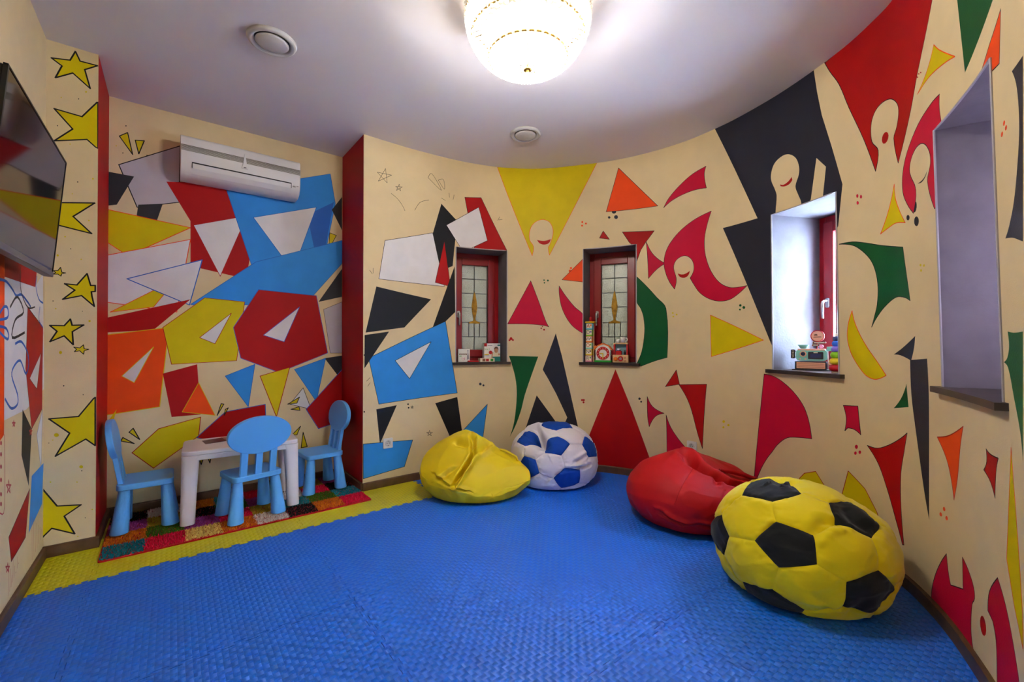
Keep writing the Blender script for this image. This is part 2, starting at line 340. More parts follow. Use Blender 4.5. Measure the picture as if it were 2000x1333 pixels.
  ('crimson','',0.004,0,[4258,585,4256,580,4253,575,4249,573,4245,573,4242,576,4241,580,4242,586,4245,590,4249,592,4254,592,4257,589]),
  ('yellow','',0.004,0,[4727,1529,4726,1526,4723,1525,4718,1524,4714,1526,4710,1529,4710,1532,4711,1535,4715,1536,4719,1536,4723,1535,4726,1532]),
  ('yellow','',0.004,0,[4757,1522,4755,1520,4752,1518,4748,1518,4743,1519,4740,1522,4739,1525,4741,1528,4744,1529,4749,1529,4753,1528,4756,1525]),
  ('yellow','',0.004,0,[4731,1504,4729,1502,4726,1500,4722,1500,4717,1501,4714,1504,4713,1507,4714,1510,4718,1512,4722,1512,4727,1510,4729,1507]),
  ('orange','',0.004,0,[5502,1818,5498,1815,5494,1814,5489,1815,5486,1818,5485,1822,5486,1825,5489,1828,5494,1829,5498,1828,5502,1825,5503,1822]),
  ('orange','',0.004,0,[5516,1798,5513,1796,5508,1795,5503,1796,5500,1798,5499,1802,5500,1806,5504,1808,5508,1809,5512,1808,5516,1806,5517,1802]),
  ('orange','',0.004,0,[5481,1793,5477,1790,5473,1789,5469,1790,5465,1793,5464,1797,5465,1800,5468,1803,5473,1804,5477,1804,5481,1801,5482,1797]),
  ('crimson','',0.004,0,[4277,1986,4276,1981,4273,1979,4269,1978,4265,1981,4263,1986,4262,1991,4263,1996,4266,1998,4270,1998,4274,1996,4277,1991]),
  ('crimson','',0.004,0,[4302,1973,4301,1969,4298,1966,4294,1966,4290,1969,4287,1973,4287,1978,4288,1983,4291,1986,4295,1986,4298,1983,4301,1979]),
  ('crimson','',0.004,0,[4279,1948,4278,1943,4275,1940,4271,1940,4267,1943,4265,1947,4264,1952,4265,1957,4268,1960,4272,1960,4275,1957,4278,1953]),
  ('red','ink',0.004,1,[4298,632,4363,633,4435,666,4498,708,4561,754,4535,663,4507,546,4501,380,4513,200,4504,196,4465,310,4427,419,4368,550]),
  ('orange','red',0.004,1,[4812,786,4918,813,5051,872,5018,791,4983,663,4942,564,4924,638,4890,709]),
  ('red','ink',0.004,1,[5241,828,5276,818,5340,819,5318,774,5300,683,5268,725,5215,752,5242,785]),
  ('yellow','orange',0.004,0,[5447,874,5465,692,5478,550,5485,437,5484,357,5478,306,5424,399,5377,520]),
  ('orange','',0.004,0,[4861,502,4862,497,4859,493,4854,489,4848,488,4843,489,4840,492,4840,497,4843,502,4847,505,4853,506,4858,505]),
  ('orange','',0.004,0,[4830,469,4831,464,4828,459,4823,456,4817,455,4812,456,4809,459,4809,464,4812,468,4817,472,4822,473,4827,472]),
  ('orange','',0.004,0,[4880,471,4881,467,4878,462,4873,459,4867,457,4862,458,4859,461,4859,466,4862,471,4866,474,4872,476,4877,475]),
  ('yellow','red',0.004,0,[3850,314,3886,358,3963,392,4026,316,4078,234,3826,141]),
  ('yellow','red',0.004,0,[4174,457,4277,391,4350,293,4392,188,4119,116,4130,302]),
  ('crimson','ink',0.004,1,[4857,316,4870,241,4885,203,4997,243,5001,366,5048,341,5092,297,5097,259,5073,226,5055,123,5071,51,5105,0,4967,-48,4709,-25,4712,15,4722,99,4759,186,4810,263]),
  ('crimson','ink',0.004,1,[5297,426,5358,362,5408,268,5439,187,5447,155,5259,28,5261,71,5264,206,5243,259,5205,273,5224,346]),
  ('red','',0.004,0,[5185,212,5186,195,5180,178,5168,166,5155,163,5144,169,5137,183,5136,201,5143,218,5154,229,5167,232,5178,226]),
  ('navy','',0.004,0,[3189,2909,3219,2844,3561,2065,3279,2064,3662,1165,3864,1545,4140,1858,4173,2088,4105,2338,4044,2549,4014,2705,3995,2838,3986,2909]),
  ('cream','',0.004,1,[3700,2076,3709,2177,3695,2227,3669,2294,3670,2347,3697,2402,3756,2426,3807,2415,3856,2369,3878,2304,3875,2257,3850,2192,3866,2138,3890,2073,3888,1959,3700,2011]),
  ('cream','',0.004,0,[4002,2310,4066,2231,4044,2077,4034,2000,3940,2029,3959,2075]),
  ('red','',0.004,1,[3735,2245,3761,2233,3797,2242,3823,2262,3828,2240,3804,2221,3768,2219,3739,2231]),
  ('red','ink',0.004,1,[4050,2892,4076,2845,4513,2876,4770,2821,4970,2666,4905,2589,4752,2382,4672,2235,4556,2051,4526,2185,4553,2229,4572,2285,4566,2330,4521,2380,4471,2399,4420,2392,4387,2360,4372,2308,4378,2234,4417,2172,4397,2073,4324,2269,4225,2498,4163,2663,4101,2778]),
  ('red','',0.004,0,[4484,2202,4476,2192,4464,2187,4453,2190,4445,2200,4442,2214,4445,2228,4453,2239,4464,2243,4475,2240,4484,2230,4488,2216]),
  ('green','',0.004,0,[5130,2525,5137,2425,5181,2135,5441,2219,5530,2235]),
  ('yellow','orange',0.004,1,[4904,2404,4960,2347,5098,2241,4983,2277,4853,2300,4742,2285,4819,2327,4867,2364]),
  ('orange','ink',0.004,0,[5503,2152,5394,2105,5275,2038,5475,2007]),
  ('navy','',0.004,0,[4702,1795,4697,1784,4689,1777,4681,1776,4674,1782,4671,1793,4672,1805,4677,1816,4685,1823,4693,1823,4700,1818,4703,1807]),
  ('crimson','ink',0.004,1,[4942,2180,4936,2129,4949,2065,4917,2064,4891,1743,4857,1743,4803,1876,4835,1942,4829,1993,4781,2048,4721,2059,4667,2025,4652,1969,4700,1872,4672,1775,4622,1831,4587,1901,4592,1991,4636,2073,4736,2151,4853,2182]),
  ('navy','',0.004,1,[4807,1924,4770,1900,4716,1896,4753,1889,4788,1902]),
  ('navy','',0.004,0,[4717,1727,4713,1717,4705,1710,4695,1710,4684,1716,4677,1726,4676,1738,4679,1748,4687,1754,4698,1754,4708,1748,4715,1738]),
  ('navy','',0.004,0,[4638,1764,4636,1759,4631,1756,4624,1755,4617,1759,4612,1765,4611,1772,4613,1778,4618,1781,4625,1781,4632,1777,4637,1771]),
  ('yellow','orange',0.004,1,[4519,1962,4527,1884,4562,1808,4600,1751,4522,1770,4473,1761,4418,1742,4456,1810,4491,1886]),
  ('red','',0.004,0,[4766,2361,4765,2360,4762,2361,4759,2362,4756,2364,4754,2367,4753,2369,4754,2370,4756,2370,4760,2369,4763,2366,4765,2363]),
  ('red','',0.004,0,[4783,2357,4782,2356,4780,2356,4776,2358,4773,2360,4771,2363,4770,2365,4771,2366,4774,2366,4777,2364,4780,2362,4783,2360]),
  ('red','',0.004,0,[4754,2354,4753,2353,4750,2353,4747,2355,4743,2357,4741,2360,4740,2362,4741,2363,4743,2363,4747,2361,4750,2359,4753,2356]),
  ('navy','',0.004,1,[5682,1921,5578,1931,5611,1879,5624,1810,5619,1741,5585,1648,5549,1577,5501,1518,5467,1490,5528,1480,5580,1464,5615,1453]),
  ('green','',0.004,1,[5456,1217,5505,1212,5583,1214,5538,849,5528,925,5485,1028,5449,1109,5416,1125,5444,1138,5463,1172]),
  ('ink','',0.004,0,[222,2450,286,2042]),
  ('ink','',0.004,0,[691,2428,845,2295,801,1879,490,1738]),
  ('ink','',0.004,0,[107,1640,596,1566,352,1312,20,1263]),
  ('white','ink',0.004,0,[128,1704,179,2026,609,2155,722,1688]),
  ('red','ink',0.004,0,[721,2102,781,1692,634,1718]),
  ('white','ink',0.004,0,[740,2243,1053,2449,1139,2145,905,2020]),
  ('ink','',0.004,0,[821,1881,827,1462,577,1227]),
  ('sky','ink',0.004,0,[45,1058,733,1376,849,725,131,680]),
  ('ink','',0.004,0,[12,1243,217,1275,12,977]),
  ('white','ink',0.004,0,[271,1032,597,1191,400,875]),
  ('ink','',0.004,0,[110,640,286,658,141,353]),
  ('ink','',0.004,0,[637,647,849,688,909,290,810,264]),
  ('sky','ink',0.004,0,[4,373,429,347,356,131,5,96]),
  ('sky','ink',0.004,0,[869,341,1141,607,1082,180]),
  ('ink','',0.004,0,[18,629,17,625,15,623,12,623,8,624,6,626,5,630,6,633,8,635,11,636,15,635,17,632]),
  ('ink','',0.004,0,[19,1083,18,1080,15,1077,12,1076,9,1077,6,1080,5,1083,6,1086,9,1089,12,1089,15,1089,18,1086]),
  ('ink','',0.004,0,[394,657,393,654,390,651,387,651,383,652,380,655,379,658,380,662,383,664,387,665,390,664,393,661]),
  ('ink','',0.004,0,[399,626,398,623,395,620,391,620,388,621,385,624,384,627,385,631,388,633,391,634,395,633,398,630]),
  ('','ink',0.003,0,[182,2622,196,2506]),
  ('','ink',0.003,0,[196,2506,112,2574]),
  ('','ink',0.003,0,[112,2574,235,2580]),
  ('','ink',0.003,0,[235,2580,121,2503]),
  ('','ink',0.003,0,[121,2503,182,2622]),
  ('','ink',0.003,0,[302,2520,315,2467]),
  ('','ink',0.003,0,[315,2467,270,2494]),
  ('','ink',0.003,0,[270,2494,330,2503]),
  ('','ink',0.003,0,[330,2503,277,2462]),
  ('','ink',0.003,0,[277,2462,302,2520]),
  ('','ink',0.003,0,[584,413,601,362]),
  ('','ink',0.003,0,[601,362,557,397]),
  ('','ink',0.003,0,[557,397,612,391]),
  ('','ink',0.003,0,[612,391,568,366]),
  ('','ink',0.003,0,[568,366,584,413]),
  ('','ink',0.003,0,[713,1453,730,1404]),
  ('','ink',0.003,0,[730,1404,685,1433]),
  ('','ink',0.003,0,[685,1433,741,1435]),
  ('','ink',0.003,0,[741,1435,696,1403]),
  ('','ink',0.003,0,[696,1403,713,1453]),
  ('','ink',0.003,0,[424,642,432,617]),
  ('','ink',0.003,0,[432,617,410,633]),
  ('','ink',0.003,0,[410,633,437,631]),
  ('','ink',0.003,0,[437,631,415,619]),
  ('','ink',0.003,0,[415,619,424,642]),
  ('','ink',0.003,1,[564,2636,602,2676,690,2548,564,2636]),
  ('','ink',0.003,1,[661,2633,710,2648,720,2562,661,2633]),
  ('','ink',0.003,1,[231,2427,285,2395,326,2352,354,2305]),
  ('','ink',0.003,1,[442,2326,479,2390,517,2419,574,2439]),
  ('','ink',0.003,1,[690,2479,730,2463]),
  ('','ink',0.003,1,[770,2498,764,2538]),
  ('','ink',0.003,1,[804,2485,814,2529]),
  ('','ink',0.003,1,[1238,2342,1258,2378]),
  ('','ink',0.003,1,[1248,2348,1283,2355]),
  ('','ink',0.003,1,[51,1767,73,1740]),
  ('','ink',0.003,1,[81,1787,81,1745]),
  ('','ink',0.003,1,[29,873,58,901]),
  ('','ink',0.003,1,[38,832,59,859]),
 ],
 'back': [
  ('yellow','ink',0.006,0,[-290,2595,-248,2632,-221,2487]),
  ('yellow','ink',0.006,0,[-208,2591,-160,2601,-189,2500]),
  ('yellow','ink',0.005,0,[1079,2002,1087,2152,1144,2138]),
  ('yellow','ink',0.005,0,[1083,2021,1135,2069,1122,2017]),
  ('ink','',0.004,0,[-254,2677,-254,2674,-255,2672,-257,2671,-258,2671,-259,2673,-260,2675,-259,2677,-258,2679,-257,2680,-255,2680,-254,2679]),
  ('ink','',0.004,0,[-268,2485,-269,2483,-270,2481,-272,2480,-273,2480,-274,2481,-275,2483,-274,2485,-273,2487,-272,2488,-270,2488,-269,2487]),
  ('ink','',0.004,0,[-142,2502,-142,2499,-144,2497,-145,2496,-147,2496,-148,2498,-149,2500,-148,2502,-147,2504,-145,2505,-144,2505,-142,2504]),
  ('yellow','',0.004,0,[-302,2524,-303,2522,-304,2520,-306,2519,-307,2520,-308,2521,-309,2523,-308,2525,-307,2527,-306,2528,-304,2528,-303,2526]),
  ('grey','ink',0.006,0,[-292,2398,40,2622,36,2208,-196,2125]),
  ('charcoal','',0.004,0,[-351,2337,-213,2336,-301,2122,-350,2105]),
  ('charcoal','',0.004,0,[-190,2144,-57,2178,-107,1979,-211,1944]),
  ('yellow','orange',0.005,0,[-362,2082,103,2032,-242,1780,-361,1868]),
  ('red','',0.004,0,[-38,2341,316,2412,541,2209,455,1686,104,1748,102,2082]),
  ('white','orange',0.005,0,[-361,1765,103,1945,25,1403,-359,1454]),
  ('white','red',0.004,0,[121,2054,460,2186,287,1690]),
  ('yellow','orange',0.004,0,[-331,1386,24,1645,-105,1433]),
  ('sky','skyd',0.004,0,[326,2359,1090,2674,1134,2420,1008,1738,496,1792]),
  ('skyd','',0.004,0,[902,2276,1121,2431,1008,1760]),
  ('white','skyd',0.004,0,[505,2182,976,2357,793,1782]),
  ('charcoal','',0.004,0,[1104,2359,1191,2491,1192,2192]),
  ('charcoal','',0.004,0,[996,1536,1194,1847,1194,1594]),
  ('grey','ink',0.003,0,[1038,1472,1194,1548,1196,1089,1095,1090]),
  ('charcoal','',0.004,0,[1048,1046,1196,1066,1197,837]),
  ('sky','skyd',0.004,0,[105,1463,524,1828,1193,2100,1193,1893,926,1554,288,1454]),
  ('white','skyd',0.006,0,[-247,1620,174,1802,99,1459]),
  ('red','',0.004,0,[-359,1344,105,1501,-104,1270,-358,1247]),
  ('orange','yellow',0.005,0,[-358,1230,-19,1290,-68,721,-356,689]),
  ('white','yellow',0.004,0,[-270,950,-103,1150,-206,901]),
  ('yellow','red',0.004,0,[-53,1289,191,1518,448,1503,396,1040,-3,1023]),
  ('white','red',0.004,0,[161,1218,360,1410,256,1172]),
  ('red','skyd',0.004,0,[374,1299,543,1608,979,1589,1074,1091,692,935,423,1059]),
  ('white','skyd',0.004,0,[580,1242,845,1484,729,1189]),
  ('red','',0.004,0,[-52,958,147,1019,170,642,-1,641]),
  ('orange','yellow',0.004,0,[60,672,157,881,259,626]),
  ('yellow','red',0.005,0,[-215,416,-73,565,170,623,158,483,-100,289]),
  ('yellow','',0.004,0,[-355,620,-295,724,-354,438]),
  ('sky','skyd',0.004,0,[322,923,520,1008,476,672]),
  ('red','skyd',0.005,0,[146,473,324,647,594,682,602,454,260,419]),
  ('yellow','red',0.005,0,[556,912,772,975,675,570]),
  ('white','ink',0.004,0,[774,667,876,797,941,608]),
  ('sky','skyd',0.004,0,[808,956,1057,1046,982,671]),
  ('red','skyd',0.005,0,[900,612,1197,942,1198,483,1000,434]),
  ('yellow','ink',0.006,0,[-231,560,-210,585,-175,502]),
  ('yellow','ink',0.006,0,[-273,505,-263,528,-204,478]),
  ('yellow','ink',0.006,0,[272,624,297,712,314,707]),
  ('yellow','ink',0.006,0,[317,620,343,676,324,666]),
  ('yellow','ink',0.006,0,[758,668,848,721,828,671]),
  ('yellow','ink',0.006,0,[782,623,844,639,852,608]),
  ('yellow','ink',0.006,0,[790,408,857,473,829,403]),
  ('yellow','ink',0.006,0,[862,290,877,419,910,292]),
  ('yellow','ink',0.006,0,[153,339,196,340,175,267]),
  ('yellow','ink',0.006,0,[212,322,237,325,228,269]),
 ],
 'pillar': [
  ('yellow','ink',0.007,0,[-437,2830,-418,2782,-346,2785,-399,2741,-376,2641,-447,2703,-515,2650,-490,2726,-531,2754,-458,2771]),
  ('yellow','ink',0.007,0,[-519,2477,-409,2468,-347,2572,-343,2573,-342,2306,-352,2310,-388,2344,-518,2298,-446,2386]),
  ('yellow','ink',0.007,0,[-481,1962,-354,1986,-442,1892,-366,1807,-501,1833,-554,1828,-532,1952]),
  ('yellow','ink',0.004,0,[-490,1599,-485,1572,-470,1570,-486,1563,-488,1550,-500,1560,-518,1558,-509,1568,-518,1578,-500,1580]),
  ('yellow','ink',0.007,0,[-384,1575,-369,1508,-350,1510,-350,1475,-366,1472,-363,1444,-353,1388,-406,1447,-481,1421,-433,1476,-474,1509,-425,1506]),
  ('yellow','ink',0.007,0,[-450,1312,-443,1277,-396,1280,-442,1241,-438,1167,-474,1217,-529,1184,-502,1242,-530,1274,-474,1274]),
  ('yellow','ink',0.004,0,[-397,1167,-394,1144,-375,1141,-394,1132,-396,1113,-412,1133,-433,1128,-425,1142,-436,1154,-412,1149]),
  ('yellow','ink',0.007,0,[-531,759,-415,760,-354,857,-347,864,-346,585,-385,628,-505,549,-450,670]),
  ('yellow','ink',0.007,0,[-559,391,-549,371,-497,272,-402,257,-469,209,-427,99,-517,154,-548,118,-557,106]),
  ('yellow','',0.004,0,[-492,665,-493,660,-497,656,-502,655,-506,657,-510,662,-511,667,-510,673,-506,676,-502,677,-497,675,-493,670]),
  ('yellow','',0.004,0,[-395,471,-396,467,-399,464,-403,464,-407,466,-410,470,-411,474,-410,478,-407,481,-403,482,-399,480,-396,476]),
  ('yellow','',0.004,0,[-520,409,-520,407,-522,406,-523,406,-525,407,-526,408,-527,411,-526,412,-525,414,-523,414,-522,413,-520,411]),
  ('yellow','',0.004,0,[-416,389,-416,387,-418,386,-419,386,-421,386,-422,388,-422,390,-422,392,-421,393,-419,393,-418,392,-416,390]),
  ('yellow','',0.004,0,[-353,219,-354,218,-355,216,-357,216,-358,217,-359,219,-360,221,-360,222,-358,224,-357,224,-355,223,-354,221]),
  ('yellow','',0.004,0,[-411,81,-412,79,-413,78,-415,78,-416,79,-417,81,-418,82,-417,84,-416,85,-415,85,-413,84,-412,83]),
  ('yellow','',0.004,0,[-435,586,-435,584,-436,584,-437,583,-439,584,-440,585,-440,587,-440,588,-439,589,-437,589,-436,589,-435,587]),
  ('ink','',0.004,0,[-528,626,-529,625,-529,624,-530,624,-531,624,-532,625,-532,626,-532,627,-531,628,-530,628,-529,628,-529,627]),
  ('ink','',0.004,0,[-398,449,-398,447,-399,446,-400,446,-402,447,-403,448,-403,450,-403,451,-402,452,-400,452,-399,452,-398,450]),
  ('ink','',0.004,0,[-383,178,-383,177,-384,176,-385,176,-386,176,-387,178,-387,179,-387,180,-386,181,-385,181,-384,180,-383,179]),
  ('ink','',0.004,0,[-395,883,-395,882,-396,881,-397,881,-398,881,-398,882,-399,883,-399,884,-398,885,-397,885,-396,885,-395,884]),
  ('yellow','',0.004,0,[-513,640,-513,639,-514,638,-516,638,-517,638,-518,639,-518,641,-518,642,-517,643,-516,643,-514,643,-513,642]),
  ('yellow','',0.004,0,[-482,1124,-482,1120,-485,1116,-488,1115,-491,1116,-493,1120,-494,1124,-493,1128,-491,1132,-488,1133,-485,1132,-482,1128]),
  ('yellow','',0.004,0,[-368,1304,-368,1300,-370,1298,-372,1297,-375,1297,-377,1300,-377,1303,-377,1307,-375,1309,-372,1310,-370,1309,-368,1307]),
  ('yellow','',0.004,0,[-497,1665,-497,1662,-499,1659,-501,1658,-504,1658,-505,1661,-506,1664,-505,1667,-504,1670,-501,1671,-499,1670,-498,1668]),
  ('yellow','',0.004,0,[-406,1654,-406,1652,-407,1650,-408,1650,-410,1650,-411,1651,-411,1653,-411,1655,-410,1656,-408,1657,-407,1657,-406,1656]),
  ('yellow','',0.004,0,[-505,1368,-505,1366,-506,1365,-507,1364,-509,1364,-510,1366,-510,1368,-510,1369,-509,1371,-507,1371,-506,1371,-505,1370]),
  ('ink','',0.004,0,[-516,1410,-516,1408,-517,1407,-518,1407,-519,1407,-520,1408,-520,1410,-520,1411,-519,1412,-518,1413,-517,1412,-516,1411]),
  ('ink','',0.004,0,[-400,1358,-400,1357,-401,1356,-402,1356,-402,1356,-403,1357,-403,1358,-403,1359,-402,1360,-402,1360,-401,1360,-400,1359]),
  ('ink','',0.004,0,[-448,1708,-449,1707,-449,1705,-450,1705,-452,1705,-452,1706,-452,1708,-452,1709,-452,1710,-450,1711,-449,1710,-449,1710]),
  ('ink','',0.004,0,[-472,938,-472,936,-473,934,-474,934,-476,934,-477,936,-477,938,-477,940,-476,941,-475,941,-473,941,-472,939]),
  ('ink','',0.004,0,[-395,882,-395,881,-396,880,-397,879,-398,880,-398,881,-399,882,-399,884,-398,885,-397,885,-396,885,-395,884]),
  ('yellow','',0.004,0,[-389,2617,-390,2614,-391,2612,-393,2610,-395,2610,-396,2612,-397,2614,-396,2617,-395,2620,-393,2621,-391,2621,-390,2619]),
  ('yellow','',0.004,0,[-489,2549,-490,2548,-491,2546,-492,2545,-493,2545,-494,2546,-494,2548,-494,2550,-493,2551,-492,2552,-491,2552,-490,2551]),
  ('ink','',0.004,0,[-421,2565,-421,2563,-422,2562,-423,2561,-424,2561,-425,2562,-426,2563,-425,2565,-424,2567,-423,2568,-422,2568,-421,2567]),
  ('ink','',0.004,0,[-504,2387,-504,2385,-505,2383,-506,2382,-507,2383,-508,2384,-508,2385,-508,2387,-507,2388,-506,2389,-505,2389,-504,2388]),
  ('ink','',0.004,0,[-422,2092,-422,2090,-423,2088,-425,2088,-426,2088,-427,2089,-427,2090,-427,2092,-426,2094,-425,2094,-423,2094,-422,2093]),
  ('yellow','',0.004,0,[-359,2125,-359,2122,-361,2120,-363,2119,-364,2119,-366,2121,-366,2123,-366,2126,-365,2128,-363,2129,-361,2129,-359,2128]),
  ('yellow','',0.004,0,[-443,2020,-444,2018,-445,2017,-446,2016,-447,2016,-448,2017,-448,2019,-448,2021,-447,2022,-446,2023,-445,2022,-444,2021]),
  ('yellow','',0.004,0,[-375,1881,-375,1879,-376,1877,-378,1876,-380,1876,-381,1878,-381,1880,-381,1882,-380,1884,-378,1885,-376,1884,-375,1883]),
  ('yellow','',0.004,0,[-470,1773,-470,1771,-472,1769,-473,1769,-475,1769,-476,1770,-476,1772,-476,1775,-475,1776,-473,1777,-472,1777,-471,1776]),
  ('yellow','',0.004,0,[-453,2298,-454,2297,-454,2295,-456,2294,-457,2294,-458,2295,-458,2297,-458,2299,-457,2300,-456,2301,-454,2301,-454,2300]),
 ],
 'left': [
  ('orange','',0.004,0,[2503,1565,2718,1584,2730,793,2522,731]),
  ('white','',0.004,0,[2721,1456,3234,1466,3398,1552,3441,926,3083,857,2729,853]),
  ('red','',0.004,0,[2719,1541,3264,1554,3234,1463,2721,1454]),
  ('red','ink',0.004,0,[3089,1352,3407,1261,3397,819,3183,747,3060,1056]),
  ('white','ink',0.003,0,[3136,1002,3365,1123,3281,939]),
  ('ink','',0.004,0,[3011,866,3183,747,3132,474,2999,652]),
  ('white','skyd',0.004,0,[3288,699,3408,817,3383,505]),
  ('sky','',0.004,0,[3190,510,3441,519,3412,304,3138,241]),
  ('red','ink',0.004,0,[2806,339,3152,456,3082,241,2847,217]),
  ('','skyd',0.012,1,[2660,1436,2743,1437,2832,1413,2896,1390,2979,1402,3088,1376,3146,1356]),
  ('','skyd',0.012,1,[2885,1174,2985,1183,3095,1128,3115,1066,3060,1031,2970,1095,2872,1076,2834,1033,2923,946,2925,899,2830,892,2740,942]),
  ('','skyd',0.012,1,[2663,1299,2717,1328,2767,1326,2768,1287,2664,1272]),
  ('','skyd',0.012,1,[2665,1245,2747,1239,2784,1211,2763,1194,2665,1220]),
  ('','ink',0.008,1,[2958,1527,2961,1438,3015,1383,3108,1348,3227,1361]),
  ('','ink',0.012,1,[2804,1333,2912,1386,3016,1323,2882,1281,2837,1201,3037,1227]),
  ('','skyd',0.01,1,[3265,1522,3245,1467,3311,1407,3403,1394]),
  ('','skyd',0.008,1,[3335,1368,3315,1299,3407,1261]),
  ('','redl',0.006,0,[2870,834,2885,805]),
  ('','redl',0.006,0,[2885,805,2848,827]),
  ('','redl',0.006,0,[2848,827,2893,820]),
  ('','redl',0.006,0,[2893,820,2857,809]),
  ('','redl',0.006,0,[2857,809,2870,834]),
  ('','redl',0.006,0,[3163,754,3181,717]),
  ('','redl',0.006,0,[3181,717,3135,746]),
  ('','redl',0.006,0,[3135,746,3192,737]),
  ('','redl',0.006,0,[3192,737,3146,723]),
  ('','redl',0.006,0,[3146,723,3163,754]),
  ('','redl',0.006,0,[2800,587,2823,525]),
  ('','redl',0.006,0,[2823,525,2766,575]),
  ('','redl',0.006,0,[2766,575,2836,556]),
  ('','redl',0.006,0,[2836,556,2780,537]),
  ('','redl',0.006,0,[2780,537,2800,587]),
  ('','redl',0.006,0,[2794,233,2812,186]),
  ('','redl',0.006,0,[2812,186,2766,229]),
  ('','redl',0.006,0,[2766,229,2823,206]),
  ('','redl',0.006,0,[2823,206,2778,200]),
  ('','redl',0.006,0,[2778,200,2794,233]),
  ('','redl',0.003,1,[3195,303,3212,79]),
  ('','redl',0.003,1,[3228,282,3244,87]),
  ('','redl',0.003,1,[3262,261,3278,95]),
  ('','redl',0.003,1,[3297,239,3312,103]),
  ('','redl',0.003,1,[3333,217,3347,112]),
  ('','redl',0.003,1,[3369,194,3383,121]),
  ('','redl',0.003,1,[3407,170,3420,130]),
  ('','redl',0.003,1,[2816,224,2805,86]),
  ('','redl',0.003,1,[2838,189,2826,96]),
  ('','redl',0.003,1,[2859,153,2848,106]),
  ('','redl',0.003,1,[2879,213,2870,117]),
  ('','redl',0.003,1,[2901,177,2893,128]),
  ('','redl',0.003,1,[2924,140,2916,138]),
  ('','redl',0.003,1,[2944,201,2939,150]),
  ('','redl',0.003,1,[2968,164,2963,161]),
  ('','redl',0.006,1,[2737,792,2745,489,2683,480]),
  ('red','',0.004,0,[2702,764,2700,759,2696,757,2690,756,2684,759,2679,763,2678,768,2679,773,2683,775,2689,776,2696,773,2700,769]),
  ('red','',0.004,0,[2703,717,2702,713,2697,710,2691,710,2685,713,2680,717,2679,722,2680,726,2684,729,2690,729,2697,727,2701,722]),
  ('red','',0.004,0,[2704,666,2703,662,2698,659,2692,659,2686,662,2682,667,2680,672,2681,676,2686,678,2692,678,2698,676,2702,671]),
  ('red','',0.004,0,[2706,611,2704,606,2700,604,2694,604,2687,607,2683,612,2681,617,2683,621,2687,624,2693,624,2699,621,2704,616]),
  ('red','',0.004,0,[2707,551,2706,547,2701,545,2695,545,2689,548,2684,553,2682,558,2684,562,2688,565,2694,564,2701,561,2705,556]),
  ('red','',0.004,0,[2708,511,2706,506,2702,504,2696,505,2690,508,2685,513,2684,518,2685,522,2689,524,2696,524,2702,521,2706,516]),
 ],
}

# ---------------------------------------------------------------- painted walls
XL, YP, XJ, YB, XR, YF, CZ = -.55, 3.44, -.342, 3.975, 1.195, 3.43, 2.85
def smooth_loop(P):
    n = len(P); out = []
    def corner(i):
        a = Vector(P[i])-Vector(P[i-1]); b = Vector(P[(i+1)%n])-Vector(P[i])
        return a.length < 1e-6 or b.length < 1e-6 or a.angle(b) > radians(48)
    cs = [corner(i) for i in range(n)]
    for i in range(n):
        p1, p2 = Vector(P[i]), Vector(P[(i+1)%n]); p0 = Vector(P[i-1]); p3 = Vector(P[(i+2)%n])
        if cs[i] and cs[(i+1)%n]: out.append(tuple(p1)); continue
        l = (p2-p1).length
        def tan(a, b, c):
            t = c-a; return t.normalized()*l if t.length > 1e-9 else (c-b)
        t1 = tan(p0,p1,p2) if not cs[i] else None; t2 = tan(p1,p2,p3) if not cs[(i+1)%n] else None
        if t1 is None: t1 = (p2-p1)*1.5-t2*.5
        if t2 is None: t2 = (p2-p1)*1.5-t1*.5
        k = 4 if l > .05 else 3
        for j in range(k):
            t = j/k; h = (2*t**3-3*t*t+1, t**3-2*t*t+t, -2*t**3+3*t*t, t**3-t*t)
            out.append(tuple(p1*h[0]+t1*h[1]+p2*h[2]+t2*h[3]))
    return out
def stroke_quads(P, w, closed):
    out = []; n = len(P)
    for i in range(n if closed else n-1):
        a, b = Vector(P[i]), Vector(P[(i+1)%n]); d = b-a
        if d.length < 1e-5: continue
        d = d.normalized(); nn = Vector((-d.y, d.x))*(w/2); e = d*(w*.3)
        out.append([tuple(a-e+nn), tuple(a-e-nn), tuple(b+e-nn), tuple(b+e+nn)])
    return out
def area2(P): return sum(P[i-1][0]*P[i][1]-P[i][0]*P[i-1][1] for i in range(len(P)))
